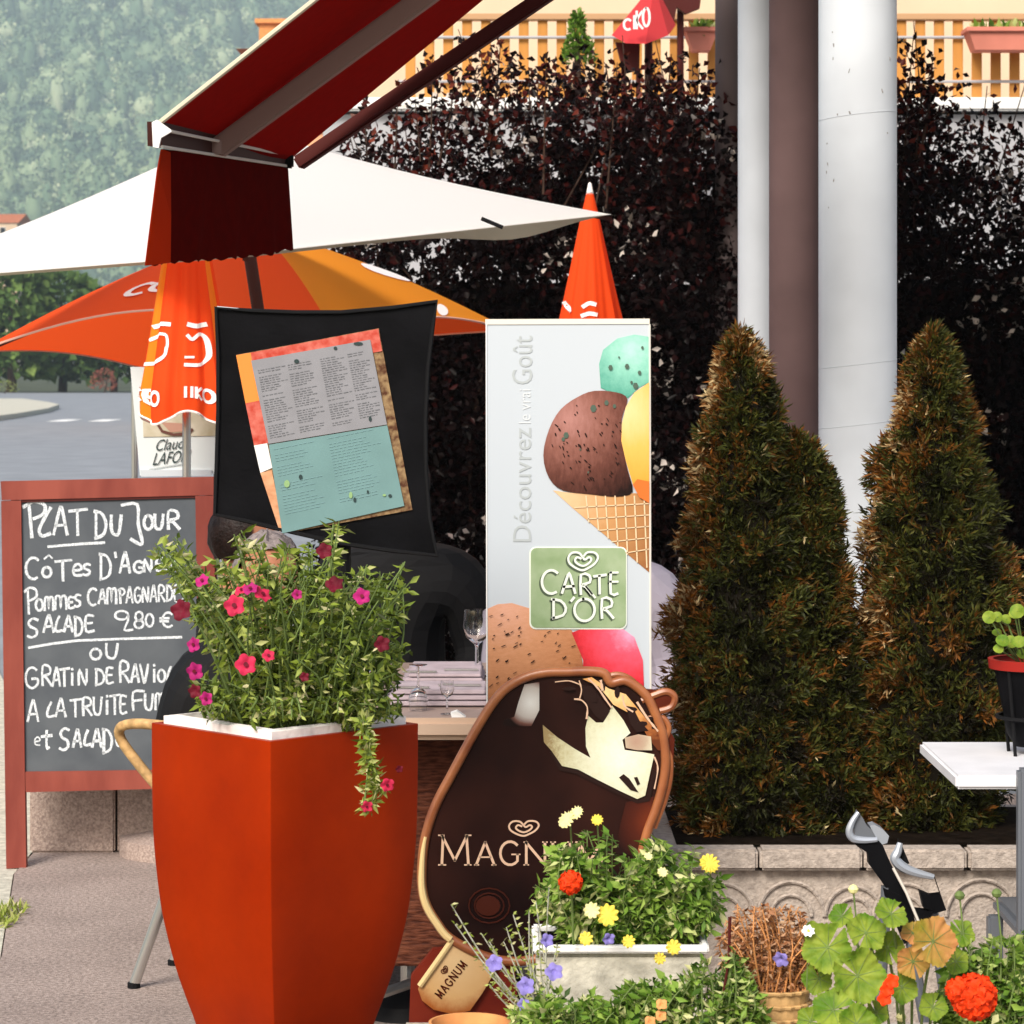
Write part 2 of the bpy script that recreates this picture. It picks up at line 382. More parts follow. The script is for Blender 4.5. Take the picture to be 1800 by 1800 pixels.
M['stem'] = mat('stems', (.14, .2, .06), .6, var=.2, scale=40)
M['stemw'] = mat('silver_stems', (.42, .42, .34), .7, var=.2, scale=60)
M['ger'] = mat('geranium_leaf', (.09, .19, .012), .5, col2=(.28, .36, .045), scale=38, tlu=.25, bump=.3, bscale=90)
M['gero'] = mat('geranium_leaf_turning', (.30, .26, .03), .5, col2=(.60, .24, .10), scale=14, tlu=.25, bump=.3, bscale=90)
M['fred'] = mat('scarlet_petals', (.85, .06, .008), .6, var=.15, scale=40, tlu=.2)
M['fpink'] = mat('pink_petals', (.62, .03, .09), .6, var=.2, scale=50, tlu=.2)
M['fmag'] = mat('magenta_petals', (.42, .02, .16), .6, var=.2, scale=50, tlu=.2)
M['fdark'] = mat('maroon_petals', (.13, .008, .02), .6, var=.2, scale=50, tlu=.1)
M['fyel'] = mat('yellow_petals', (.85, .68, .10), .6, var=.12, scale=50, tlu=.2)
M['fpale'] = mat('pale_yellow_petals', (.85, .8, .38), .6, var=.08, scale=50, tlu=.2)
M['fvio'] = mat('violet_petals', (.26, .22, .58), .6, var=.15, scale=50, tlu=.2)
M['fwhi'] = mat('white_petals', (.85, .85, .8), .6)
M['eye'] = mat('eye', (.03, .02, .015), .2)

def printmat(name, c, rad, cols, nscale=40, namt=.25, stretch=(1, 1, 1), rough=.5):
    """flat printed picture: colour runs with distance from the printed highlight, broken by grain"""
    m = bpy.data.materials.new(name); m.use_nodes = True; n = m.node_tree.nodes; l = m.node_tree.links
    b = n['Principled BSDF']; b.inputs['Roughness'].default_value = rough; b.inputs['Specular IOR Level'].default_value = .14
    tc = n.new('ShaderNodeTexCoord'); d = n.new('ShaderNodeVectorMath'); d.operation = 'DISTANCE'
    l.new(tc.outputs['Object'], d.inputs[0]); d.inputs[1].default_value = c
    dv = n.new('ShaderNodeMath'); dv.operation = 'DIVIDE'; l.new(d.outputs['Value'], dv.inputs[0]); dv.inputs[1].default_value = rad
    mp = n.new('ShaderNodeMapping'); mp.inputs['Scale'].default_value = stretch; l.new(tc.outputs['Object'], mp.inputs[0])
    nz = n.new('ShaderNodeTexNoise'); nz.inputs['Scale'].default_value = nscale; nz.inputs['Detail'].default_value = 5; nz.inputs['Roughness'].default_value = .7; l.new(mp.outputs[0], nz.inputs['Vector'])
    ma = n.new('ShaderNodeMath'); ma.operation = 'MULTIPLY_ADD'; l.new(nz.outputs[0], ma.inputs[0]); ma.inputs[1].default_value = namt * 2; l.new(dv.outputs[0], ma.inputs[2])
    sb = n.new('ShaderNodeMath'); sb.operation = 'SUBTRACT'; l.new(ma.outputs[0], sb.inputs[0]); sb.inputs[1].default_value = namt
    cr = n.new('ShaderNodeValToRGB'); l.new(sb.outputs[0], cr.inputs[0]); el = cr.color_ramp.elements
    el[0].position, el[0].color = cols[0][0], (*cols[0][1], 1); el[1].position, el[1].color = cols[-1][0], (*cols[-1][1], 1)
    for p, c_ in cols[1:-1]:
        e = el.new(p); e.color = (*c_, 1)
    l.new(cr.outputs[0], b.inputs['Base Color']); return m

# ---------------------------------------------------------------- the ground
def sheet(name, pts, z, m, label, cat=None, kind='structure', th=0.05):
    mb = MB().slab([(x, y, z - th) for x, y in pts], (0, 0, th)); o = mb.build(name, m)
    tag(o, label, None, None, kind); return o
mb = MB(); mb.v = [(-1500, -60, -.06), (1500, -60, -.06), (1500, 2700, -.06), (-1500, 2700, -.06)]; mb.f = [(0, 1, 2, 3)]
tag(mb.build('ground', M['field']), 'rough green ground far behind the road', kind='structure')
tag(sheet('pavement', [(-1.25 - .0, 6.97), (-.45, -4), (6, -4), (6, 11.2), (-1.42, 8.44), (-1.417, 8.1)], 0.0, M['pave'], 'pinkish speckled asphalt pavement under the chalkboard and planter'), kind='structure')
sheet('kerb', [(-1.25 - .36, 6.0), (-1.22, 6.0), (-1.254, 6.97), (-1.421, 8.1), (-1.43, 8.44), (-1.43, 9.18), (-2.6, 14.2), (-5, 14.2), (-5, 8.44), (-1.9, 8.44)], -0.004, M['kerb'], 'pale stone kerb strip left of the pavement')
sheet('road', [(-60, 9.2), (60, 9.2), (60, 146), (-60, 146)], -.02, M['road'], 'grey tarmac road behind the terrace', th=.03)
# low step wall behind the chalkboard, in separate blocks
rt = thing('low_wall', (-.9, 8.55, 0), 'low pinkish stone step with a vertical joint behind the chalkboard legs', 'wall')
xs = [-1.435, -(900 - 204) / FPX * 8.44, -.75, -.3, .15, .6]
for a, b in zip(xs[:-1], xs[1:]):
    MB().box(((a + b) / 2, 8.55, .115), (b - a - .007, .22, .23), bev=.006).build('block', M['conc'], rt)
MB().box((-.42, 8.56, .1), (2.0, .18, .19)).build('mortar_core', M['soil'], rt)
# road furniture
mb = MB(); isl = [P(-60, 690, 110), P(40, 693, 110), P(85, 703, 100), P(104, 713, 94), P(85, 722, 86), P(30, 737, 77), P(-60, 752, 68), P(-300, 760, 60), P(-300, 690, 110)]
isl = [(v.x, v.y) for v in isl]
mb = MB(); mb.slab([(x, y, -.02) for x, y in isl], (0, 0, .14)); tag(mb.build('traffic_island', M['kerb']), 'pale kerbed island at the left edge of the road', 'traffic island')
for a, b in ((97, 131), (168, 202)):
    Y = 74; mb = MB(); x0, x1 = P(a, 0, Y).x, P(b, 0, Y).x
    mb.slab([(x0, Y - 1.3, -.016), (x1, Y - 1.3, -.016), (x1, Y + 1.3, -.016), (x0, Y + 1.3, -.016)], (0, 0, .003))
    o = mb.build('road_marking', M['whitep'])
    tag(o, 'left white dash painted on the grey road' if a < 100 else 'right white dash painted on the grey road, nearer the poster', 'road marking', 'white dashes on the road')
for i in range(3):
    pass

# ---------------------------------------------------------------- far hill, woods
def hz(x, y):
    t = np.clip((y - 1180) / 1100, 0, 1)
    return -.1 + 330 * t ** 1.1 + 9 * np.sin(x * .018 + 1) * t + 7 * np.sin(y * .02 + x * .01) * t + np.clip(-x - 60, 0, 400) * .05 * t
nx, ny = 60, 40; gx = np.linspace(-900, 700, nx); gy = np.linspace(1150, 2500, ny)
X, Y_ = np.meshgrid(gx, gy); V = np.stack([X.ravel(), Y_.ravel(), hz(X, Y_).ravel()], 1)
idx = np.arange(nx * ny).reshape(ny, nx); F = np.stack([idx[:-1, :-1].ravel(), idx[:-1, 1:].ravel(), idx[1:, 1:].ravel(), idx[1:, :-1].ravel()], 1)
o = npmesh('hillside', V, F, M['field'], smooth=True); tag(o, 'steep hillside under hazy woods', kind='structure')
def crown_cloud(cx, cy, cz, rad, hgt, n, lsize, base_t, cone=False):
    u = RNG.uniform(size=n); th = RNG.uniform(0, 2 * math.pi, n); z = RNG.uniform(-.5, 1, n)
    lob = 1 + .22 * np.sin(th * 3 + cx) + .15 * np.sin(z * 6 + th * 2 + cy)
    prof = np.clip(1 - (z + .5) / 1.5, .02, 1) ** .8 if cone else np.sqrt(np.clip(1 - np.clip(z, -.9, 1) ** 2, 0.02, 1))
    rr = rad * prof * (0.55 + .45 * np.sqrt(u)) * lob
    p = np.stack([cx + rr * np.cos(th), cy + rr * np.sin(th), cz + hgt * z], 1)
    d = np.stack([np.cos(th), np.sin(th), RNG.normal(0, .7, n)], 1) + RNG.normal(0, .4, (n, 3))
    t = np.clip(base_t + RNG.normal(0, .10, n), 0, 1)
    return p, d, t, np.full(n, lsize) * RNG.uniform(.6, 1.3, n)
pp, dd, tt, ll = [], [], [], []; TREES = []
for k in range(2900):
    y = random.uniform(1200, 2150); x = random.uniform(-370, -10) * y / 1600; 
    z = float(hz(np.array(x), np.array(y))); r_ = random.uniform(5, 10.5); cone = random.random() < .2
    tn = random.uniform(.12, .85); a = crown_cloud(x, y, z + r_ * (1.6 if cone else 1.2), r_ * (.6 if cone else 1), r_ * (2 if cone else 1.15), 110, 2.6, tn, cone)
    TREES.append((x, y, z + r_ * (1.6 if cone else 1.2), r_ * (.5 if cone else .9), r_ * (1.6 if cone else 1.1), tn))
    for L_, q in zip((pp, dd, tt, ll), a): L_.append(q)
pp, dd, tt, ll = map(np.concatenate, (pp, dd, tt, ll))
LV, LF = leaves(pp, dd, rdir(len(pp)), ll, ll * .85, .25, .45); LT = np.repeat(tt, 4)
nn_, mm_ = 8, 6; SV, SF, ST = [], [], []
ph = np.linspace(.15, math.pi * .8, mm_); th = np.linspace(0, 2 * math.pi, nn_, endpoint=False)
PH, TH = np.meshgrid(ph, th, indexing='ij'); su = np.stack([np.sin(PH) * np.cos(TH), np.sin(PH) * np.sin(TH), np.cos(PH)], 2).reshape(-1, 3)
ii = np.arange(mm_ * nn_).reshape(mm_, nn_); qa, qb, qc, qd = ii[:-1], np.roll(ii, -1, 1)[:-1], np.roll(ii, -1, 1)[1:], ii[1:]
tri = np.concatenate([np.stack([qa, qd, qc], 2).reshape(-1, 3), np.stack([qa, qc, qb], 2).reshape(-1, 3)]); off = len(LV)
for k, (cx_, cy_, cz_, rx_, rz_, tn_) in enumerate(TREES):
    v = su * np.array([rx_, rx_, rz_]) * .92 * (1 + RNG.normal(0, .10, (len(su), 1))) + np.array([cx_, cy_, cz_])
    SV.append(v); SF.append(tri + off + k * len(su)); ST.append(np.clip(tn_ + RNG.normal(0, .08, len(su)), 0, 1))
o = npmesh('wood', np.concatenate([LV] + SV), np.concatenate([LF] + SF), M['woodf'], None, np.concatenate([LT] + ST)); tag(o, 'hazy green woods covering the hillside', kind='stuff')
# bushes and trees beyond the road
def far_tree(px, py_top, py_bot, wpx, Y, label, tb, cat='tree', name='roadside_tree', m='fol', n=1500, group='trees beyond the road'):
    base = P(px, py_bot, Y); h = S(py_bot - py_top, Y); base.z = max(base.z, -.02)
    rt = thing(name, base, label, cat, group)
    a = crown_cloud(base.x, base.y, base.z + h * .42, S(wpx, Y) / 2, h * .56, n, h * .09, tb)
    leafobj('crown', a[0], a[1], a[3], a[3] * .8, M[m], rt, a[2])
    MB().tube([base, base + Vector((.1, 0, h * .4)), base + Vector((-.1, 0, h * .8))], [h * .04, h * .03, h * .01]).build('trunk', M['bark'], rt)
far_tree(20, 455, 690, 150, 147, 'green leafy tree at the left edge beyond the road', .55)
far_tree(110, 480, 690, 160, 150, 'second green tree from the left, beyond the road end', .45)
far_tree(200, 520, 690, 130, 149, 'darker green tree beside the reddish bush beyond the road', .12)
far_tree(285, 500, 690, 130, 152, 'dark tree beyond the road behind the folded orange parasol', .2)
far_tree(-70, 470, 690, 150, 149, 'tree beyond the road just past the left picture edge', .5)
M['redfol'] = mat('red_foliage', (0, 0, 0), .8, tint=True, spec=.1, ramp=[(0, (.08, .02, .02)), (.6, (.25, .08, .06)), (1, (.4, .2, .12))])
far_tree(184, 648, 690, 44, 146.5, 'reddish bush at the far end of the road', .6, 'bush', 'bush', 'redfol', 400, 'bushes at the road end')
far_tree(8, 668, 692, 44, 110, 'yellowish low bush on the traffic island', .95, 'bush', 'bush', 'fol', 300, 'bushes at the road end')
# distant houses
def house(px0, px1, py_e, py_r, Y, label, wallm, base_z=0.0, depth=8):
    a = P(px0, py_e, Y); b = P(px1, py_e, Y); r = P((px0 + px1) / 2, py_r, Y)
    rt = thing('house', ((a.x + b.x) / 2, Y + depth / 2, base_z), label, 'house')
    MB().box(((a.x + b.x) / 2, Y + depth / 2, (a.z + base_z) / 2), (b.x - a.x, depth, a.z - base_z)).build('wall', wallm, rt)
    ov = .2; mb = MB(); x0, x1 = a.x - ov, b.x + ov; y0, y1 = Y - ov, Y + depth + ov; z0, z1 = a.z + .01, r.z
    mb.add([(x0, y0, z0), (x1, y0, z0), (x1, y1, z0), (x0, y1, z0), (x0, (y0 + y1) / 2, z1), (x1, (y0 + y1) / 2, z1)], [(0, 1, 5, 4), (2, 3, 4, 5), (0, 4, 3), (1, 2, 5), (0, 3, 2, 1)])
    roof = mb.build('roof', M['roof'], rt)
    for k in range(3):
        xx = a.x + (b.x - a.x) * (k + .5) / 3
        f = MB().box((xx, Y - .03, a.z - 1.2), (.9, .06, 1.2)).build('window', M['whitep'], rt)
        MB().box((xx, Y - .045, a.z - 1.2), (.74, .06, 1.04)).build('pane', M['blackm'], f)
    return rt, roof, r
rt, roof, r = house(432, 640, 88, 76, 62, 'pale orange house with clay roof peeking above the awning edge', mat('orange_render', (.75, .36, .2), .85))
c = P(468, 60, 63); MB().box((c.x, 65, c.z), (.62, .6, 1.0)).box((c.x, 65, P(0, 40, 65).z), (.8, .8, .1)).build('chimney', M['terra'], roof)
house(-120, 30, 392, 372, 420, 'far pinkish roofed house at the foot of the hill', M['creamw'], depth=14)

# ---------------------------------------------------------------- terrace building with balustrade behind the hedge
Yt = 15.0
rt = thing('terrace_building', (1.2, Yt + 1, 0), 'cream rendered building above a white retaining wall behind the hedge', 'building')
zt = P(0, 183, Yt).z
MB().box((3.1, Yt + .55, zt / 2 - .05), (8.2, 1.0, zt)).build('retaining_wall', M['whitew'], rt)
MB().box((3.1, Yt + .53, zt + .0), (8.3, 1.1, .07), bev=.01).build('coping', M['whitep'], rt)
MB().box((3.16, Yt + 2.2, 3.2), (8.4, .3, 6.4)).build('wall', M['creamw'], rt)
# railing
rt = thing('slatted_railing', (1.2, Yt + .1, zt + .03), 'ochre wooden slat railing on the terrace above the hedge', 'railing')
ztop = P(0, 30, Yt).z; per = S(33.4, Yt); wsl = S(17.5, Yt)
x = P(912, 0, Yt).x - per * 6; k = 0; slat_me = None
while x < P(1990, 0, Yt).x:
    jz = random.uniform(-.004, .004)
    if slat_me is None:
        o = MB().box((x + wsl / 2, Yt + .1, (ztop + zt) / 2 + .02), (wsl, .022, ztop - zt - .03), bev=.003).build('slat', M['slatw'], rt); slat_me = o; x_first = x
    else:
        c_ = slat_me.copy(); sc.collection.objects.link(c_); c_.parent = rt; c_.location = (x - x_first, 0, jz)
    x += per; k += 1
X0, X1 = P(700, 0, Yt).x, P(1990, 0, Yt).x
MB().box(((X0 + X1) / 2, Yt + .1, ztop + .01), (X1 - X0, .07, .035), bev=.005).build('handrail', mat('rail_wood', (.5, .3, .16), .6), rt)
for py in (63, 141):
    MB().tube([(X0, Yt + .07, P(0, py, Yt).z), (X1, Yt + .07, P(0, py, Yt).z)], .008).build('rod', M['rod'], rt)
def flower_box(px0, px1, label):
    a = P(px0, 53, Yt - .12); b = P(px1, 88, Yt - .12); z1, z0 = a.z, b.z; y0 = Yt - .16; y1 = Yt + .02; tp = .04
    rt = thing('flower_box', ((a.x + b.x) / 2, (y0 + y1) / 2, z0), label, 'flower box', 'pink flower boxes on the railing')
    mb = MB().add([(a.x + tp, y0 + .02, z0), (b.x - tp, y0 + .02, z0), (b.x - tp, y1, z0), (a.x + tp, y1, z0), (a.x, y0, z1), (b.x, y0, z1), (b.x, y1, z1), (a.x, y1, z1)],
                  [(0, 1, 2, 3), (0, 4, 5, 1), (1, 5, 6, 2), (2, 6, 7, 3), (3, 7, 4, 0), (4, 7, 6, 5)])
    mb.build('box', M['terrap'], rt)
    MB().box(((a.x + b.x) / 2, (y0 + y1) / 2, z1), (b.x - a.x + .02, y1 - y0 + .03, .025), bev=.004).build('rim', M['terrap'], rt)
    n = 90; pb = np.stack([RNG.uniform(a.x + .05, b.x - .03, n), RNG.uniform(y0 + .03, y1 - .03, n), np.full(n, z1)], 1)
    leafobj('plant', pb, rdir(n, 1.0), .07, .03, M['leafg'], rt, RNG.uniform(0, 1, n))
flower_box(1700, 1840, 'pink flower box on the slat railing at the right picture edge')
flower_box(1204, 1262, 'short pink flower box on the railing left of the columns')
flower_box(1900, 1985, 'pink flower box on the railing just past the right picture edge')
# red parasol, dark canopy and seat on the terrace
Yr = 14.2
rt = thing('terrace_parasol', P(1128, 183, Yr), 'small red parasol with white lettering on the upper terrace', 'parasol')
A = P(1150, -30, Yr); mb = MB(); rim = [(1075, 62, Yr - .25), (1100, 76, Yr - .45), (1135, 77, Yr - .45), (1175, 62, Yr - .25), (1188, 44, Yr), (1175, 40, Yr + .25), (1120, 52, Yr + .35), (1085, 55, Yr + .1)]
rp = [P(*q) for q in rim]; mb.add([A] + rp, [(0, i + 1, (i + 1) % 8 + 1) for i in range(8)]); mb.build('canopy', mat('red_canopy', (.62, .05, .055), .8, tlu=.2), rt)
mb = MB(); fn = lambda x, y: P(x, y, Yr - .5)
for ch, x0, x1, y0, y1 in (('C', 1096, 1110, 34, 52), ('I', 1112, 1118, 28, 50), ('K', 1118, 1130, 20, 50), ('O', 1130, 1142, 14, 46)): letter(mb, ch, x0, x1, y0, y1, 4, fn, jit=0)
mb.build('lettering', M['print_w'], rt)
MB().tube([P(1140, 10, Yr), P(1140, 190, Yr)], .02).build('pole', M['polew'], rt)
rt = thing('terrace_chair', P(1105, 190, Yr - .2), 'dark maroon chair back under the small red parasol', 'chair')
MB().slab([P(1082, 74, Yr - .2), P(1125, 76, Yr - .2), P(1124, 126, Yr - .2), P(1095, 122, Yr - .2)], (0, .05, 0)).build('backrest', M['armd'], rt)
for xx in (1096, 1122): MB().tube([P(xx, 120, Yr - .17), P(xx, 190, Yr - .17)], .012).build('leg', M['armd'], rt)
rt = thing('dark_parasol', P(1180, 183, Yr + .4), 'dark maroon parasol edge at the top of the picture beside the columns', 'parasol')
MB().slab([P(1128, -60, Yr + .4), P(1240, -60, Yr + .4), P(1230, 14, Yr + .4), P(1205, 24, Yr + .4), P(1190, 12, Yr + .4), P(1185, 38, Yr + .4), P(1160, 32, Yr + .4), P(1142, 12, Yr + .4)], (0, .06, 0)).build('canopy', M['armd'], rt)
MB().tube([P(1196, -40, Yr + .5), P(1196, 190, Yr + .5)], .018).build('pole', M['armd'], rt)
rt = thing('small_conifer', P(1015, 190, Yt - .2), 'small green potted conifer against the ochre railing', 'tree')
a = crown_cloud(P(1015, 0, Yt - .2).x, Yt - .2, P(0, 90, Yt).z, S(26, Yt), S(58, Yt), 700, .035, .3, True)
leafobj('crown', a[0], a[1], a[3], a[3] * .5, M['leafg'], rt, a[2])
MB().tube([P(1015, 190, Yt - .2), P(1015, 60, Yt - .2)], [.03, .01]).build('trunk', M['bark'], rt)

# ---------------------------------------------------------------- hedge
Yh = 11.8
rt = thing('purple_hedge', (P(1200, 0, Yh).x, Yh, 0), 'tall dark purple leaved hedge behind the columns and parasols', 'hedge')
def hedge_top(xw): # world z of ragged top
    px = xw / Yh * FPX + 900
    b = np.interp(px, [540, 600, 700, 800, 880, 960, 1040, 1100, 1180, 1260, 1400, 1560, 1600, 1650, 1720, 1800, 2100], [240, 190, 150, 60, 60, 85, 62, 90, 78, 105, 110, 90, 65, 75, 135, 160, 150])
    return EYE - (b - HOR) / FPX * Yh
n = 190000
xw = RNG.uniform(P(555, 0, Yh).x, P(2050, 0, Yh).x, n)
tz = hedge_top(xw); u = RNG.uniform(size=n) ** .82
z = tz * (1 - u) + RNG.normal(0, .05, n); ex = RNG.uniform(size=n) < .27; z = np.where(ex, tz - RNG.uniform(0, .9, n), z)
y = Yh + RNG.uniform(0, 1, n) ** 1.3 * 1.1 - .25 * np.clip(1 - z / 2.4, 0, 1) + .12 * np.sin(xw * 7) + .1 * np.sin(z * 9 + xw * 3)
# clumping: thin out near the top
cl = np.sin(xw * 17 + 3 * np.sin(z * 8)) * np.sin(z * 15 + 2 * np.sin(xw * 11))
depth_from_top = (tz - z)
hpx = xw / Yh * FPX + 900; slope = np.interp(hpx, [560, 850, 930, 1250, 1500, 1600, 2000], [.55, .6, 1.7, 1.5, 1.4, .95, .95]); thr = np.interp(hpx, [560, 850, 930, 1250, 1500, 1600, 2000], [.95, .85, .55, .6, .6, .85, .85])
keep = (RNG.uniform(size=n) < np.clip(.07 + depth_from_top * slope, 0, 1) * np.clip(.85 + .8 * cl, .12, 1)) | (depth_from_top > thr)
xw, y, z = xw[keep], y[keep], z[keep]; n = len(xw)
dft = depth_from_top[keep]; t = RNG.uniform(0, .62, n) + np.clip(.42 - .45 * dft, -.1, .36) * RNG.uniform(0, 1, n); t[(RNG.uniform(size=n) > .89) & (np.sin(xw * 6 + 2 * np.sin(z * 5)) * np.sin(z * 7 + xw) > .4)] = 1.0  # redder young top growth, lower leaves darkened as shade; pale clusters paint glints
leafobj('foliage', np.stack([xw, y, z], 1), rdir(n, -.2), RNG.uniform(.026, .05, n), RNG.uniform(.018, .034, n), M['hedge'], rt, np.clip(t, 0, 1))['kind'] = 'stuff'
mb = MB()
for k in range(70):
    bx = random.uniform(-.7, 2.6); by = Yh + random.uniform(.1, .7); top = float(hedge_top(np.array(bx))) + random.uniform(-.3, .1)
    q = [(bx, by, 0)]
    for j in range(1, 6): q.append((bx + random.uniform(-.08, .08) * j * .6, by + random.uniform(-.04, .04) * j, top * j / 5))
    mb.tube(q, [.014, .012, .01, .008, .005, .002], n=5)
mb.build('branches', M['bark'], rt)['kind'] = 'stuff'
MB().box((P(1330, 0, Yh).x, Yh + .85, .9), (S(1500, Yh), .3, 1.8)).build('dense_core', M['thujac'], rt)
# upright shoots that stand proud of the hedge
pp, dd, tt = [], [], []; mb = MB()
for (px, py) in ((1605, 70), (1620, 150), (1640, 95), (1085, 110), (880, 70), (845, 90), (1230, 120), (800, 130), (700, 140), (640, 170), (960, 100), (760, 95), (730, 175), (1240, 150), (1180, 95), (1150, 120)):
    top = P(px, py, Yh); L_ = random.uniform(.35, .7); base = top - Vector((random.uniform(-.08, .08), 0, L_))
    mb.tube([base, (base + top) / 2 + Vector((random.uniform(-.02, .02), 0, 0)), top], [.006, .004, .002], n=5)
    for j in range(46):
        q = j / 46; p = base.lerp(top, q); pp.append(p + Vector((random.uniform(-.03, .03), random.uniform(-.03, .03), 0))); dd.append((random.uniform(-1, 1), random.uniform(-1, 1), .5)); tt.append(random.uniform(.3, .95))
leafobj('shoot_leaves', np.array([tuple(p) for p in pp]), np.array(dd), .045, .026, M['hedge'], rt, np.array(tt))['kind'] = 'stuff'
mb.build('shoots', M['bark'], rt)['kind'] = 'stuff'

# ---------------------------------------------------------------- columns and roof slab
def column(px0, px1, Y, m, label, top=3.2, n=40):
    x0, x1 = P(px0, 0, Y).x, P(px1, 0, Y).x; r = (x1 - x0) / 2; cx = (x0 + x1) / 2
    rt = thing('column', (cx, Y, 0), label, 'column', 'columns under the canopy')
    MB().lathe((cx, Y, 0), [(0, 0), (r, 0)] + [(r, top * k / 12) for k in range(1, 12)] + [(r, top), (0, top)], n).build('shaft', m, rt, True)
    MB().lathe((cx, Y, 0), [(0, .001), (r * 1.25, .001), (r * 1.25, .05), (r * 1.02, .07)], n).build('base', m, rt, True)
    return rt
c = column(1439, 1576, 7.6, M['column'], 'thick white column nearest the right conifer')
column(1297, 1362, 8.9, mat('white_column_far', (.46, .49, .53), .5, var=.05, scale=6), 'narrow white column left of the maroon post')
column(1257, 1304, 11.95, mat('grey_column', (.13, .10, .10), .6), 'thin greyish column farthest back against the hedge', top=3.2)
# seams of the wrapped white column
mb = MB()
for zz in (P(0, 205, 7.6).z, P(0, 640, 7.6).z, P(0, 745, 7.6).z):
    r_ = .1047; cx = P(1507.5, 0, 7.6).x
    mb.tube([(cx + r_ * math.cos(a), 7.6 + r_ * math.sin(a), zz + .012 * math.cos(a)) for a in [math.pi + math.pi * i / 24 for i in range(25)]], .0006, n=4)
mb.build('seam', M['column'], c)
mb = MB()
for (px, py) in ((1458, 62), (1460, 85), (1459, 108), (1485, 131), (1450, 255), (1451, 292), (1449, 305), (1558, 108), (1543, 165), (1553, 238), (1460, 320), (1452, 367), (1466, 206), (1486, 204)):
    q = P(px, py, 7.6); dx = q.x - cx; yy = 7.6 - math.sqrt(max(.1042 ** 2 - dx * dx, 0)) - .0005
    mb.box((q.x, yy + .001, q.z), (random.uniform(.002, .004), .0024, random.uniform(.003, .012)), rot=Matrix.Rotation(random.uniform(-.5, .5), 3, 'Y'))
mb.build('scuff', mat('scuffs', (.28, .27, .26), .8), c)['kind'] = 'stuff'
Yp = 8.2; a, b = P(1352, 0, Yp).x, P(1441, 0, Yp).x
rt = thing('post', ((a + b) / 2, Yp, 0), 'dark maroon post between the two white columns', 'post')
MB().lathe(((a + b) / 2, Yp, 0), [(0, 0), ((b - a) / 2, 0), ((b - a) / 2, 3.2), (0, 3.2)], 40).build('shaft', M['maroon'], rt, True)
MB().lathe(((a + b) / 2, Yp, 2.9), [(.092, 0), (.1, 0), (.1, .05), (.092, .05)], 40).build('collar', M['maroon'], rt, True)
rt = thing('canopy_roof', (2.4, 9.2, 3.2), 'flat roof slab carried by the columns above the picture', 'roof')
MB().box((2.75, 9.2, 3.3), (4.5, 4.6, .2), bev=.01).build('slab', M['whitew'], rt)
MB().box((.46, 9.2, 3.29), (.05, 4.7, .26)).build('fascia', M['maroon'], rt)

# ---------------------------------------------------------------- awning
rt = thing('awning', (-.65, 6.5, 1.9), 'dark red folding awning seen from below at the top left', 'awning')
L0 = P(283, 214, 6.0); R0 = P(512, 279, 7.0); T = 1.15
def aw(s_, t_, dz=0): 
    p = L0.lerp(R0, s_) + Vector((1, -.2, .756 + .044 * s_)) * t_; return p + Vector((0, 0, dz - .02 * math.sin(math.pi * min(t_ / T, 1)) * 0))
mb = MB(); nu, nv = 12, 16
for i in range(nu + 1):
    for j in range(nv + 1):
        s_ = i / nu; mb.v.append(tuple(aw(s_, -.03 + (T + .03) * j / nv, .006 * math.sin(s_ * math.pi * 2))))
for i in range(nu):
    for j in range(nv):
        k = i * (nv + 1) + j; mb.f.append((k, k + 1, k + nv + 2, k + nv + 1))
o = mb.build('fabric', M['awn'], rt, True)
mb = MB(); mb.tube([aw(0, -.01), aw(0, T)], .006, n=6); mb.build('hem', M['beige'], rt)
# front bar: two pale rails with a dark slot between, end cap
B0 = P(283, 240, 6.0); B1 = P(511, 283, 7.0)
up = Vector((0, 0, 1)); barm = M['whitep']
MB().tube([P(296, 230, 5.99), P(511, 274, 6.99)], .0036, n=8).build('rail', M['banedge'], rt)
MB().tube([P(285, 258, 5.99), P(507, 292, 6.99)], .0036, n=8).build('rail', M['banedge'], rt)
MB().slab([P(284, 214, 6.0), P(512, 270, 7.0), P(507, 291, 7.0), P(285, 257, 6.0)], Vector((-.03, -.006, 0))).build('front_bar', M['polew'], rt)
MB().slab([P(268, 216, 5.97), P(277, 211, 5.97), P(301, 228, 5.97), P(303, 232, 5.97), P(284, 243, 5.97), P(280, 261, 5.97), P(270, 259, 5.97)], (0, -.012, 0)).build('end_cap', M['whitep'], rt)
MB().box(P(505, 283, 6.98), (.03, .03, .035), bev=.004).build('end_cap', M['blackm'], rt)
# arms
def bar(name, a_, b_, w_, h_, m):
    a_, b_ = Vector(a_), Vector(b_); d = b_ - a_; q = d.to_track_quat('X', 'Z').to_matrix()
    return MB().box((a_ + b_) / 2, (d.length, w_, h_), rot=q, bev=min(w_, h_) * .15).build(name, m, rt)
a0 = P(381, 262, 6.38); bar('arm', a0, a0 + Vector((1.0, -.2, .700)) * 1.12, .03, .046, M['arm'])
MB().lathe(a0 - Vector((0, 0, .012)), [(0, 0), (.022, 0), (.022, .03), (0, .03)], 16).build('knuckle', M['arm'], rt, True)
a0 = P(523, 288, 7.05); bar('side_arm', a0, a0 + Vector((1.0, -.2, .653)) * 1.12, .035, .036, M['armd'])
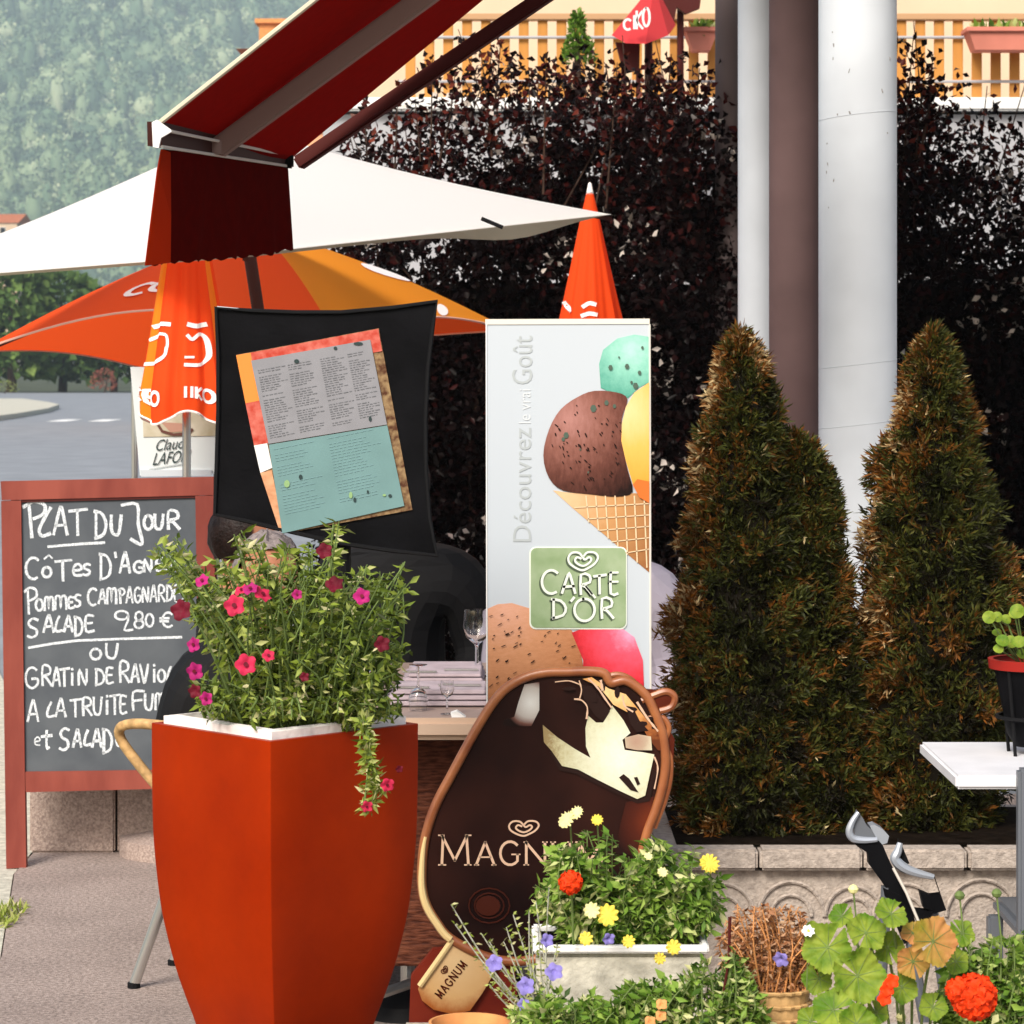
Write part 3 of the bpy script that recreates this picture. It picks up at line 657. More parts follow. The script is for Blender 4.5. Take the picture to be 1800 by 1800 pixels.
# valance with soft folds
mb = MB(); nu, nv = 60, 8
T0 = P(286, 262, 6.02); T1 = P(506, 288, 7.0)
for j in range(nv + 1):
    q = j / nv
    for i in range(nu + 1):
        s_ = i / nu; top = T0.lerp(T1, s_)
        py = np.interp(s_, [0, .1, .5, .82, 1], [466, 463, 456, 448, 438]); Yv = 6.02 + .98 * s_
        px = np.interp(s_, [0, 1], [262, 516]); bot = P(px + 0, py + 2.5 * math.sin(i * 1.3), Yv)
        p = top.lerp(bot, q); wv = math.sin(s_ * 24 + 1) * .5 + math.sin(s_ * 47) * .3
        p += Vector((.9, -.2, 0)) * (.012 * wv * q)
        mb.v.append(tuple(p))
for j in range(nv):
    for i in range(nu):
        k = j * (nu + 1) + i; mb.f.append((k, k + 1, k + nu + 2, k + nu + 1))
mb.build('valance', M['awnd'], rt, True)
# turned-back valance end; sun shining through the cloth is put into its colour
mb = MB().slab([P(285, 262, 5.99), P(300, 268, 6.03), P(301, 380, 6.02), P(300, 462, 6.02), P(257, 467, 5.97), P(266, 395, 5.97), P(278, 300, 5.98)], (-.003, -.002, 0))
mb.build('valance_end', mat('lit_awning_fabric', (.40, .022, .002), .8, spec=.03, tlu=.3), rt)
for k in range(2):
    pass

# ---------------------------------------------------------------- parasols
def panel(mb, A_, C0, C1, arch, n=14, m=10, sag=0.0):
    k = len(mb.v)
    for i in range(m + 1):
        t_ = i / m
        for j in range(n + 1):
            s_ = j / n; e = C0.lerp(C1, s_) + Vector((0, 0, arch * math.sin(math.pi * s_)))
            p = A_.lerp(e, t_) - Vector((0, 0, sag * math.sin(math.pi * t_)))
            mb.v.append(tuple(p))
    for i in range(m):
        for j in range(n):
            a = k + i * (n + 1) + j; mb.f.append((a, a + 1, a + n + 2, a + n + 1))
# big white parasol
A_ = P(428, 224, 9.0); Rr = P(1075, 377, 9.0); Lc = P(-235, 498, 9.5); Fc = P(430, 447, 7.9); Bc = Rr + Lc - Fc; Bc.y = 10.4
base = Vector((A_.x + .06, 9.0, 0))
rt = thing('white_parasol', base, 'large open white parasol behind the awning and above the orange one', 'parasol')
for (a_, b_) in ((Lc, Fc), (Fc, Rr), (Rr, Bc), (Bc, Lc)):
    mb = MB(); panel(mb, A_, a_, b_, .0, sag=.02); mb.build('canopy_panel', M['wcan'], rt, True)
for (a_, b_, d0) in ((Fc, Rr, .05), (Lc, Fc, .02)):
    mb = MB(); k = 20
    for i in range(k + 1):
        s_ = i / k; p = a_.lerp(b_, s_) + Vector((0, .004, .002)); dz = d0 * (.25 + 1.0 * math.exp(-((s_ - .72) / .17) ** 2)) * (1 - s_ ** 8) if d0 > .03 else d0 * .6
        mb.v += [tuple(p), tuple(p - Vector((0, 0, dz * .75)) + Vector((0, .03, 0)))]
    for i in range(k): mb.f.append((2 * i, 2 * i + 1, 2 * i + 3, 2 * i + 2))
    mb.build('edge_strip', M['beige'], rt)
for c_ in (Lc, Fc, Rr, Bc): MB().tube([A_ - Vector((0, 0, .06)), c_ + Vector((0, .02, -.012))], .009, n=6).build('rib', M['polew'], rt)
q = P(842, 386, 8.55); MB().tube([P(846, 384, 8.53), P(884, 400, 8.53)], .006, n=6).build('rib_end', M['blackm'], rt)
MB().tube([(A_.x, 9.0, A_.z), P(440, 455, 9.0), P(456, 560, 9.0), (P(470, 0, 9).x, 9.0, 0)], .020, n=12).build('pole', M['polew'], rt)
MB().lathe((P(470, 0, 9).x, 9, 0), [(0, 0), (.22, 0), (.22, .06), (.05, .09), (.03, .3)], 24).build('base', M['conc'], rt)

# open orange parasol
s0 = .0019
A2 = P(450, 398, 10.4); L2 = P(-42, 618, 10.05); F2 = P(590, 590, 9.43); R2 = P(898, 580, 10.75); B2 = P(255, 648, 11.37)
rt = thing('orange_parasol', (A2.x, 10.4, 0), 'open red and orange parasol with pale trim under the white one', 'parasol')
for nm, a_, b_, arch, m_ in (('canopy_panel', L2, F2, .115, 'ored'), ('canopy_panel', F2, R2, .055, 'oyel'), ('canopy_panel', R2, B2, .02, 'ored'), ('canopy_panel', B2, L2, .03, 'ored')):
    mb = MB(); panel(mb, A2, a_, b_, arch, sag=-.03); mb.build(nm, M[m_], rt, True)
for a_, b_, arch in ((L2, F2, .115), (F2, R2, .055), (R2, B2, .02), (B2, L2, .03)):
    pts = [a_.lerp(b_, i / 20) + Vector((0, -.004, arch * math.sin(math.pi * i / 20))) for i in range(21)]
    MB().tube(pts, .004, n=5).build('trim', mat('trim', (.85, .5, .4), .7) if 'trim' not in bpy.data.materials else bpy.data.materials['trim'], rt)
for c_ in (L2, F2, R2, B2): MB().tube([A2 - Vector((0, 0, .05)), c_ + Vector((0, 0, -.01))], .007, n=6).build('rib', M['armd'], rt)
MB().tube([A2, (A2.x, 10.4, 0)], .018, n=12).build('pole', M['alu'], rt)
def on_panel(A_, C0, C1, arch, sag, s_, t_, off=.006):
    e = C0.lerp(C1, s_) + Vector((0, 0, arch * math.sin(math.pi * s_))); return A_.lerp(e, t_) - Vector((0, 0, sag * math.sin(math.pi * t_))) + Vector((0, -off, off * .6))
fn = lambda x, y: on_panel(A2, L2, F2, .115, -.03, x, y)
mb = MB(); letter(mb, 'C', .34, .42, .74, .84, .022, fn); letter(mb, 'C', .42, .50, .73, .83, .022, fn); mb.build('logo', M['print_w'], rt)
fn = lambda x, y: on_panel(A2, F2, R2, .055, -.03, x, y)
def panel_at(px, py):
    best = None
    for i in range(61):
        for j in range(61):
            q = fn(i / 60, j / 60); e = (900 + q.x / q.y * FPX - px) ** 2 + (HOR - (q.z - EYE) / q.y * FPX - py) ** 2
            if best is None or e < best[0]: best = (e, i / 60, j / 60)
    return best[1:]
for ax_, ay_, bx_, by_, hw in ((634, 463, 722, 490, 7), (769, 536, 786, 551, 8)):
    s0_, t0_ = panel_at(ax_, ay_); s1_, t1_ = panel_at(bx_, by_); s2_, t2_ = panel_at((ax_ + bx_) / 2 - hw * .3, (ay_ + by_) / 2 + hw)
    cs, ct = (s0_ + s1_) / 2, (t0_ + t1_) / 2; mb = MB()
    ring_ = [fn(cs + (s1_ - s0_) / 2 * math.cos(k * .5236) + (s2_ - cs) * math.sin(k * .5236), ct + (t1_ - t0_) / 2 * math.cos(k * .5236) + (t2_ - ct) * math.sin(k * .5236)) for k in range(12)]
    mb.add([fn(cs, ct)] + ring_, [(0, 1 + k, 1 + (k + 1) % 12) for k in range(12)]); mb.build('logo', M['print_w'], rt)

# folded parasols
def folded(cx, ytop, Y, H, prof, label, sx=1.0, yellow=True):
    top = P(cx, ytop, Y); base = Vector((top.x, Y, 0))
    rt = thing('folded_parasol', base, label, 'parasol', 'folded orange parasols')
    n = 96; rows = 26
    def rad(v): return np.interp(v, [p[0] for p in prof], [p[1] for p in prof]) * sx
    def surf(a, v, off=0.0):
        r = float(rad(v)); pl = .97 + (.06 * math.sin(a * 9 + 1.5) + .035 * math.sin(a * 17 + v * 3)) * min(1, v * 2)
        hem = .02 * math.sin(a * 4 + 1) * max(0, v - .85) / .15
        return Vector((top.x + (r * pl + off) * math.cos(a), Y + (r * pl + off) * math.sin(a), top.z - H * v + hem))
    segs = {'ored': [], 'oyel': []}
    for nm in ('ored', 'oyel'):
        mb = MB()
        for i in range(rows + 1):
            for j in range(n): mb.v.append(tuple(surf(2 * math.pi * j / n, i / rows)))
        for i in range(rows):
            for j in range(n):
                deg = (j + .5) * 360 / n  # front is 270
                isy = yellow and ((195 < deg < 217) or (328 < deg < 352) or (60 < deg < 110))
                if (nm == 'oyel') != isy: continue
                mb.f.append((i * n + j, i * n + (j + 1) % n, (i + 1) * n + (j + 1) % n, (i + 1) * n + j))
        if mb.f:
            o = mb.build('fabric', M[nm], rt, True)
    MB().tube([surf(2 * math.pi * j / n, 1.0, .001) for j in range(n)], .0035, n=5, closed=True).build('hem', M['print_w'], rt)
    MB().lathe(top, [(0.001, .035), (.006, .03), (.014, -.01), (.018, -.03)], 12).build('cap', M['print_w'], rt)
    MB().tube([top, (top.x, Y, .0)], .013, n=10).build('pole', M['alu'], rt)
    MB().lathe((top.x, Y, 0), [(0, 0), (.2, 0), (.2, .05), (.03, .08)], 20).build('foot', M['conc'], rt)
    return rt, surf, top
prof = [(0, .012), (.1, .025), (.49, .072), (.75, .112), (.92, .139), (1, .138)]
H1 = S(535, 8.45)
rt, surf, top = folded(328, 198, 8.45, H1, prof, 'folded orange parasol with white lettering between the chalkboard and the menu stand')
def fnp(surf, top, H, Y, cx):
    def f(px, py):
        v = (EYE - (py - HOR) / FPX * Y); vv = (top.z - v) / H; xx = (px - cx) / FPX * Y
        r = max(np.interp(vv, [p[0] for p in prof], [p[1] for p in prof]), .02)
        a = math.acos(max(-.995, min(.995, xx / r))); return surf(-a, vv, .004)
    return f
f1 = fnp(surf, top, H1, 8.45, 328); mb = MB()
def pl(mb, pts, w_): ribbon(mb, [(v.x, v.y) for v in smooth_path([(a, b, 0) for a, b in pts], 4)], w_, f1)
pl(mb, [(276, 575), (290, 570), (306, 571)], 7); pl(mb, [(270, 598), (285, 588), (300, 590), (303, 605), (300, 620)], 5)
pl(mb, [(262, 640), (280, 637), (298, 625), (301, 612)], 6)
pl(mb, [(338, 571), (352, 574), (366, 571)], 8); pl(mb, [(337, 590), (345, 597), (357, 588), (367, 593), (372, 612), (372, 630), (360, 641), (334, 641)], 6); pl(mb, [(334, 628), (348, 628)], 4)
for ch, x0, x1 in (('C', 247, 256), ('E', 259, 270), ('O', 274, 289), ('I', 333, 338), ('I', 342, 350), ('K', 352, 364), ('O', 367, 382)): letter(mb, ch, x0, x1, 684, 704, 5, f1, sm=2, jit=0)
mb.build('logo', M['print_w'], rt)['kind'] = 'stuff'
mb = MB()
prof2 = [(0, .012), (.1, .035), (.5, .113), (.8, .15), (.95, .16), (1, .155)]
prof_old = prof; prof = prof2; H2 = S(470, 9.9)
rt, surf, top = folded(1037, 338, 9.9, H2, prof2, 'folded orange parasol with white tip behind the ice cream banner', yellow=False)
f1 = fnp(surf, top, H2, 9.9, 1037)
mb = MB(); pl(mb, [(975, 560), (980, 538), (990, 530)], 8); pl(mb, [(993, 532), (1000, 548)], 6); pl(mb, [(1024, 540), (1034, 534), (1044, 536)], 7); pl(mb, [(1022, 556), (1034, 552), (1046, 554)], 7)
mb.build('logo', M['print_w'], rt)['kind'] = 'stuff'

# ---------------------------------------------------------------- poster behind the folded parasol
Yq = 8.8
rt = thing('poster', (P(306, 0, Yq).x, Yq, 0), 'pale advertising poster with dark handwriting behind the folded parasol', 'poster')
MB().slab([P(229, 645, Yq), P(385, 645, Yq), P(385, 832, Yq), P(246, 836, Yq)], (0, .012, 0)).build('sheet', mat('poster_pale', (.62, .68, .69), .6), rt)
MB().slab([P(250, 707, Yq - .003), P(385, 707, Yq - .003), P(385, 766, Yq - .003), P(252, 768, Yq - .003)], (0, .0025, 0)).build('picture', mat('beige_picture', (.38, .34, .22), .6, col2=(.58, .55, .45), scale=14), rt)
mb = MB(); ribbon(mb, [(275, 742), (285, 758), (305, 764), (330, 762), (338, 755)], 5, lambda x, y: P(x, y, Yq - .006)); mb.build('picture_dish', mat('dish', (.12, .05, .04), .6), rt)
MB().slab([P(283, 742, Yq - .0045), P(335, 745, Yq - .0045), P(333, 758, Yq - .0045), P(300, 760, Yq - .0045)], (0, .001, 0)).build('picture_bread', mat('bread', (.42, .24, .18), .6), rt)
MB().slab([P(246, 826, Yq - .008), P(372, 826, Yq - .008), P(372, 836, Yq - .008), P(248, 838, Yq - .008)], (0, .007, 0)).build('ledge', M['ban'], rt)
mb = MB(); fn = lambda x, y: P(x, y, Yq - .004)
text_mesh(mb, 'Claude', 272, 331, 773, 793, lambda x, y: fn(x + (793 - y) * .3, y - (x - 272) * .10))
text_mesh(mb, 'LAFON', 268, 330, 796, 818, lambda x, y: fn(x + (818 - y) * .3, y - (x - 268) * .10))
mb.build('handwriting', M['inkd'], rt)
mb = MB(); ribbon(mb, [(262, 825), (330, 814)], 2, fn); mb.build('underline', M['greyp'], rt)
for xx in (236, 380): MB().tube([P(xx, 645, Yq + .02), (P(xx, 645, Yq).x, Yq + .02, 0)], .01).build('upright', M['alu'], rt)
for xx in (-.06, .06): MB().tube([(P(306, 0, Yq).x - .16, Yq + xx * 4, .01), (P(306, 0, Yq).x + .16, Yq + xx * 4, .01)], .012).build('foot', M['alu'], rt)

# ---------------------------------------------------------------- chalkboard
Yb = 8.2
def Bp(x, y, off=0.0):
    # slight backward lean: top is further away
    yy = Yb + .10 * (1525 - y) / 685; p = P(x, y, Yb); k = yy / Yb
    q = P(x, y, yy); return q + Vector((0, -off, 0))
rt = thing('chalkboard', (P(190, 0, Yb).x, Yb + .15, 0), 'red wooden pavement chalkboard with the dish of the day in white chalk', 'chalkboard')
def bslab(name, pts, th, m, off=0.0): return MB().slab([Bp(x, y, off) for x, y in pts], (0, th, 0)).build(name, m, rt)
bslab('board', [(36, 870), (350, 868), (352, 1362), (36, 1364)], .012, M['slate'])
bslab('rail', [(2, 846), (376, 838), (376, 870), (4, 879)], .026, M['redwood'], .010)
bslab('rail', [(44, 1356), (352, 1352), (352, 1384), (46, 1392)], .024, M['redwood'], .008)
bslab('leg', [(3, 880.5), (38, 879.5), (47, 1524), (12, 1526)], .026, M['redwood'], .010)
bslab('leg', [(344, 871.5), (376, 871), (386, 1520), (354, 1521)], .026, M['redwood'], .010)
bslab('beading', [(38, 878), (344, 870.5), (344, 875), (38, 883)], .006, M['armd'], .006)
for xx in (12, 356):
    a_ = Bp(xx + 8, 850) + Vector((0, .05, 0)); MB().tube([a_, (a_.x, Yb + .55, .01)], .014, n=6).build('rear_leg', M['redwood'], rt)
fb = lambda x, y: Bp(x / 3.6 * .985, 840 + y / 3.6, .0009)
mb = MB(); W_ = 17
def wl(seq, wdt=W_):
    for ch, x0, x1, y0, y1 in seq: letter(mb, ch, x0, x1, y0, y1, wdt, fb, jit=.18)
wl([('T', 445, 560, 198, 362), ('D', 608, 685, 212, 382), ('U', 712, 782, 238, 358), ('J', 782, 915, 168, 418), ('O', 924, 982, 238, 326), ('U', 992, 1052, 232, 322), ('R', 1075, 1152, 212, 322), ('A', 345, 432, 196, 358)], 20)
for st in ([(185, 160), (195, 260), (205, 375)], [(150, 185), (215, 150), (280, 165), (290, 205), (262, 240), (215, 258)], [(325, 190), (275, 275), (252, 335), (272, 368), (322, 352)]):
    ribbon(mb, [(v.x, v.y) for v in smooth_path([(a, b, 0) for a, b in st], 4)], 21, fb, .15)
ribbon(mb, [(310, 435), (430, 425), (550, 416), (670, 410)], 17, fb, .1)
wl([('C', 162, 258, 505, 640), ('O', 272, 330, 565, 628), ('T', 355, 460, 520, 650), ('e', 468, 526, 545, 620), ('S', 534, 582, 545, 616), ('D', 640, 715, 482, 645), ('A', 770, 835, 480, 600), ('G', 858, 920, 528, 600), ('N', 924, 976, 515, 592), ('E', 1004, 1060, 510, 588), ('A', 1072, 1115, 500, 590), ('U', 1122, 1166, 505, 588)], 17)
ribbon(mb, [(285, 512), (315, 488), (335, 508)], 12, fb); ribbon(mb, [(740, 472), (745, 502)], 16, fb)
wl([('P', 158, 238, 695, 860), ('O', 230, 275, 768, 840), ('m', 285, 345, 755, 838), ('m', 352, 430, 748, 832), ('E', 440, 472, 755, 822), ('S', 480, 520, 738, 815), ('C', 562, 628, 700, 806), ('A', 634, 678, 712, 794), ('m', 686, 750, 700, 796)], 15)
for k, ch in enumerate('PAGNARDES'):
    x0 = 760 + k * 51.5; wl([(ch, x0, x0 + 41, 700 - k * 3.2, 792 - k * 2)], 13)
wl([('S', 178, 246, 890, 1010), ('A', 280, 345, 876, 976), ('L', 352, 402, 875, 972), ('A', 412, 466, 880, 972), ('D', 478, 532, 880, 1002), ('E', 548, 604, 872, 970)], 16)
wl([('9', 735, 852, 842, 966), ('8', 862, 924, 848, 950), ('0', 932, 990, 862, 940), ('$', 1028, 1110, 852, 944)], 14)
ribbon(mb, [(185, 1075), (330, 1050), (490, 1030), (800, 1018), (1165, 1008)], 16, fb, .12)
wl([('O', 580, 650, 1082, 1148), ('U', 680, 760, 1050, 1140)], 16)
wl([('G', 160, 245, 1200, 1330), ('R', 268, 330, 1192, 1312), ('A', 338, 386, 1208, 1318), ('T', 386, 446, 1205, 1318), ('i', 450, 478, 1205, 1310), ('N', 504, 560, 1212, 1310), ('D', 612, 672, 1210, 1312), ('E', 684, 728, 1202, 1296), ('R', 768, 830, 1166, 1292), ('A', 843, 892, 1188, 1292), ('V', 900, 955, 1180, 1290), ('i', 978, 1004, 1180, 1290), ('O', 1014, 1062, 1215, 1290), ('L', 1072, 1114, 1195, 1290), ('E', 1130, 1178, 1190, 1290)], 15)
wl([('A', 178, 246, 1415, 1540), ('L', 298, 352, 1420, 1512), ('A', 358, 422, 1405, 1510), ('T', 452, 522, 1400, 1512), ('R', 530, 590, 1395, 1502), ('U', 600, 656, 1390, 1496), ('i', 674, 702, 1375, 1494), ('T', 708, 772, 1372, 1496), ('E', 772, 812, 1380, 1486), ('F', 848, 926, 1350, 1472), ('U', 930, 985, 1368, 1466), ('m', 996, 1062, 1366, 1466), ('E', 1074, 1112, 1376, 1462), ('E', 1124, 1166, 1374, 1456)], 15)
ribbon(mb, [(1085, 1362), (1108, 1350)], 11, fb)
wl([('e', 222, 258, 1640, 1692)], 9); wl([('t', 268, 332, 1600, 1706), ('S', 384, 446, 1585, 1722), ('A', 470, 522, 1600, 1702), ('L', 538, 582, 1598, 1692), ('A', 592, 652, 1598, 1702), ('D', 660, 722, 1590, 1742), ('E', 750, 796, 1600, 1692)], 17)
mb.build('chalk_writing', M['chalk'], rt)

# ---------------------------------------------------------------- bistro chair (rattan arm, aluminium legs)
def bistro_chair(loc, label, name='bistro_chair', group=None, rz=0):
    x, y = loc; rt = thing(name, (x, y, 0), label, 'chair', group)
    def W(a, b, c): 
        ca, sa = math.cos(rz), math.sin(rz); return Vector((x + a * ca - b * sa, y + a * sa + b * ca, c))
    for fx, fy, tx, ty in ((-.27, -.19, -.17, -.17), (-.27, .19, -.17, .17), (.245, -.13, .085, -.13), (.245, .13, .085, .13)):
        MB().tube([W(fx, fy, .006), W(tx, ty, .44)], .0125, n=12).build('leg', M['alu'], rt, True)
        MB().lathe(W(fx, fy, 0), [(0, 0), (.015, 0), (.015, .012), (.012, .014)], 12).build('foot_cap', M['blackm'], rt)
    MB().lathe(W(0, 0, .44), [(0, 0), (.2, 0), (.21, .012), (.2, .025), (0, .022)], 28).build('seat', M['rattan'], rt, True)
    arm = [W(.12, -.20, .44), W(.20, -.21, .53), W(.245, -.22, .60), W(.2, -.25, .63), W(.05, -.25, .625), W(-.16, -.25, .635), W(-.25, -.2, .65), W(-.27, 0, .68), W(-.25, .2, .65), W(-.16, .25, .635), W(.05, .25, .625), W(.2, .25, .63), W(.245, .22, .60), W(.20, .21, .53), W(.12, .20, .44)]
    MB().tube(smooth_path(arm, 5), .012, n=10).build('arm_hoop', M['rattan'], rt, True)
    MB().tube(smooth_path([W(-.17, -.17, .44), W(-.25, -.17, .66), W(-.29, 0, .84), W(-.25, .17, .66), W(-.17, .17, .44)], 6), .012, n=10).build('back_frame', M['rattan'], rt, True)
    mb = MB()
    for k in range(9):
        q = -.14 + .035 * k; hgt = .84 - abs(q) * .9
        mb.tube([W(-.18, q, .46), W(-.265, q, .66), W(-.285, q * .9, hgt - .02)], .004, n=5)
    mb.build('woven_back', M['rattan'], rt)
    MB().tube([W(-.17, -.2, .6), W(-.10, -.22, .58), W(-.10, -.17, .44)], .010, n=8).build('brace', M['whitep'], rt)
    return rt
c0 = bistro_chair((-.61, 6.68), 'rattan bistro chair with aluminium legs behind the orange planter', rz=R(166))

# ---------------------------------------------------------------- dining table behind planter
rt = thing('dining_table', (-.25, 6.5, 0), 'laid brown table with pale rounded edge behind the orange planter', 'table')
zt = EYE - (1262 - HOR) / FPX * 5.97
MB().box((-.25, 6.53, zt - .013), (.62, 1.12, .024), bev=.004).build('tabletop', M['tabletop'], rt)
mb = MB(); mb.box((-.25, 5.965, zt - .022), (.64, .03, .046), bev=.012); mb.build('edge_band', M['tedge'], rt)
MB().box((-.25, 6.12, zt - .30), (.52, .03, .5), bev=.004).build('wicker_panel', M['wicker'], rt)
for xx in (-.5, -.0):
    for yy in (6.05, 7.0): MB().tube([(xx, yy, 0), (xx, yy, zt - .03)], .02, n=10).build('leg', M['blackm'], rt)
def on_table(px, Y): return Vector((P(px, 0, Y).x, Y, zt))
def glass(px, Y, label, inv=False, s=1.0):
    c = on_table(px, Y); rt = thing('wine_glass', c, label, 'glass', 'glasses laid on the table')
    prof = [(.0, .001), (.032, .002), (.03, .005), (.005, .008), (.0035, .07), (.006, .078), (.026, .095), (.034, .12), (.03, .16), (.0285, .16), (.0325, .12), (.024, .097), (.0, .083)]
    if inv: prof = [(r, .161 - z) for r, z in prof]
    MB().lathe(c, [(r * s, z * s) for r, z in prof], 20).build('bowl', M['glass'], rt, True)
glass(663, 6.25, 'upturned wine glass nearest the petunias', True)
glass(735, 6.10, 'short upturned glass in front of the folded napkins', True, .62)
glass(786, 6.03, 'small glass at the right front corner of the table', False, .45)
glass(838, 6.75, 'wine glass at the back beside the ice cream banner', False)
def napkin(px0, px1, Y, hgt, label, depth=.16, skew=.03):
    a = on_table(px0, Y); b = on_table(px1, Y); rt = thing('place_mat', (a + b) / 2, label, 'place mat', 'folded place mats on the table')
    for k in range(3):
        z0 = zt + .001 + k * hgt / 3
        MB().box(((a.x + b.x) / 2 + k * .003, Y + depth / 2, z0 + hgt / 6), (b.x - a.x - k * .012, depth - k * .01, hgt / 3 - .002), bev=.002).build('layer', M['napkin'], rt)
    for k, off in enumerate((-.28, .22)):
        cx = (a.x + b.x) / 2 + off * (b.x - a.x); z = zt + hgt + .003
        MB().box((cx, Y + .03 + k * .045, z), ((b.x - a.x) * .42, .012, .004), bev=.001).build('cutlery', M['alu'], rt)
napkin(676, 858, 6.16, .036, 'front stack of lilac place mats with cutlery on the laid table', .2)
napkin(705, 850, 6.55, .028, 'back stack of lilac place mats on the laid table', .3)
a_ = on_table(806, 5.995); rt = thing('napkin', a_, 'crumpled white napkin beside the small glass', 'napkin')
MB().slab([P(792, 1254, 5.99), P(803, 1250, 5.99), P(822, 1263, 5.99), P(818, 1273, 5.985), P(796, 1268, 5.985)], (0, .03, .0)).build('cloth', M['whitep'], rt)

# ---------------------------------------------------------------- seated people
def person(px_head, Y, z_top, facing, label, shirt, hair, skinm=None, scale=1.0):
    """one continuous skinned body, clothes and hair as children; facing = angle of the gaze in the ground plane"""
    cx = P(px_head, 0, Y).x; s = scale
    zs = z_top - 1.27 * s     # seat height of hips relative
    rt = thing('person', (cx, Y, 0), label, 'person')
    ca, sa = math.cos(facing), math.sin(facing)
    def W(f, l, z): return Vector((cx + (f * ca - l * sa) * s, Y + (f * sa + l * ca) * s, z_top - (1.27 - z) * s))
    def skin(name, joints, edges, m, sub=2):
        o0 = ORG[rt.name]; me = bpy.data.meshes.new(name)
        me.from_pydata([tuple(W(*j[0]) - o0) for j in joints], edges, []); o = link(name, me, m, rt)
        mod = o.modifiers.new('skin', 'SKIN'); me.skin_vertices[0].data[0].use_root = True
        for i, j in enumerate(joints):
            r = j[1] * s; me.skin_vertices[0].data[i].radius = (r if not isinstance(j[1], tuple) else j[1][0] * s, r)
        sm = o.modifiers.new('sub', 'SUBSURF'); sm.levels = sub; sm.render_levels = sub
        for p in me.polygons: p.use_smooth = True
        return o
    J = [((0, 0, .50), .11), ((.01, 0, .68), .105), ((.02, 0, .86), .12), ((.02, 0, .96), .06), ((.03, 0, 1.04), .05), ((.05, 0, 1.12), .07), ((.05, 0, 1.19), .075)]
    E = [(0, 1), (1, 2), (2, 3), (3, 4), (4, 5), (5, 6)]
    for sd in (-1, 1):
        k = len(J)
        J += [((.02, .17 * sd, .94), .052), ((.02, .22 * sd, .70), .042), ((.20, .16 * sd, .60), .034), ((.30, .10 * sd, .62), .026), ((.35, .08 * sd, .62), .034)]
        E += [(3, k), (k, k + 1), (k + 1, k + 2), (k + 2, k + 3), (k + 3, k + 4)]
        kf = len(J)
        for q in range(4): J.append(((.44 - .01 * abs(q - 1.3), (.055 + .018 * q) * sd, .605), .0085)); E.append((k + 4, kf + q))
        J.append(((.375, .035 * sd, .60), .010)); E.append((k + 3, kf + 4))
        k = len(J)
        J += [((.05, .10 * sd, .47), .085), ((.42, .12 * sd, .47), .062), ((.44, .12 * sd, .10), .045), ((.43, .12 * sd, .03), .038), ((.56, .13 * sd, .0), .034)]
        E += [(0, k), (k, k + 1), (k + 1, k + 2), (k + 2, k + 3), (k + 3, k + 4)]
    skin('body', J, E, M['skin'])
    # clothes
    J = [((0, 0, .47), .145), ((.01, 0, .66), .135), ((.02, 0, .84), .15), ((.02, 0, .965), .125), ((.03, 0, 1.025), .074)]
    E = [(0, 1), (1, 2), (2, 3), (3, 4)]
    for sd in (-1, 1):
        k = len(J); J += [((.02, .175 * sd, .935), .098), ((.02, .23 * sd, .70), .072), ((.19, .165 * sd, .60), .05), ((.29, .11 * sd, .62), .04)]
        E += [(3, k), (k, k + 1), (k + 1, k + 2), (k + 2, k + 3)]
    skin('jacket', J, E, shirt)
    J = [((0, 0, .49), .135)]; E = []
    for sd in (-1, 1):
        k = len(J); J += [((.06, .10 * sd, .47), .10), ((.42, .12 * sd, .47), .078), ((.44, .12 * sd, .08), .06)]; E += [(0, k), (k, k + 1), (k + 1, k + 2)]
    skin('trousers', J, E, M['jacket'])
    # head shaping: skull, nose, ears, eyes, mouth
    hc = W(.055, 0, 1.165)
    def ell(c, rx, ry, rz_, n=20, cut=None):
        mb = MB(); k = 14; 
        for i in range(k + 1):
            ph = math.pi * i / k
            for j in range(n):
                th = 2 * math.pi * j / n; f = rx * math.sin(ph) * math.cos(th); l = ry * math.sin(ph) * math.sin(th); z_ = rz_ * math.cos(ph)
                mb.v.append((c.x + (f * ca - l * sa) * s, c.y + (f * sa + l * ca) * s, c.z + z_ * s))
        for i in range(k):
            for j in range(n):
                if cut and cut(math.pi * (i + .5) / k, 2 * math.pi * (j + .5) / n): continue
                mb.f.append((i * n + j, i * n + (j + 1) % n, (i + 1) * n + (j + 1) % n, (i + 1) * n + j))
        return mb
    def rough(mb, amp):
        c = sum((Vector(v) for v in mb.v), Vector()) / len(mb.v)
        mb.v = [tuple(c + (Vector(v) - c) * (1 + amp * math.sin(v[0] * 310 + v[2] * 90) * math.sin(v[1] * 270 + v[2] * 60) + random.uniform(-amp, amp) * .5)) for v in mb.v]; return mb
    h = ell(hc, .092, .074, .112).build('head', M['skin'], rt, True)
    ell(W(.148, 0, 1.15), .018, .013, .024).build('nose', M['skin'], h, True)
    ell(W(.138, 0, 1.11), .008, .024, .006).build('mouth', M['redpr'], h, True)
    for sd in (-1, 1):
        ell(W(.132, .03 * sd, 1.172), .010, .012, .008).build('eye', M['eye'], h, True)
        ell(W(.05, .076 * sd, 1.155), .018, .010, .028).build('ear', M['skin'], h, True)
    rough(ell(W(.043, 0, 1.178), .105, .086, .112, 40, cut=lambda ph, th: ph > 1.0 and (math.cos(th) > .35) or ph > 2.3), .05).build('hair', hair, rt, True)
    # stool
    st = thing('stool', (cx, Y, 0), 'dark stool under ' + label[:label.find(' ', 8)] if False else 'dark round stool carrying the ' + label.replace('person', 'guest', 1), 'stool')
    c = W(0, 0, .40); MB().lathe((c.x, c.y, c.z - .03), [(0, 0), (.12, 0), (.12, .035), (0, .035)], 24).build('seat', M['blackm'], st)
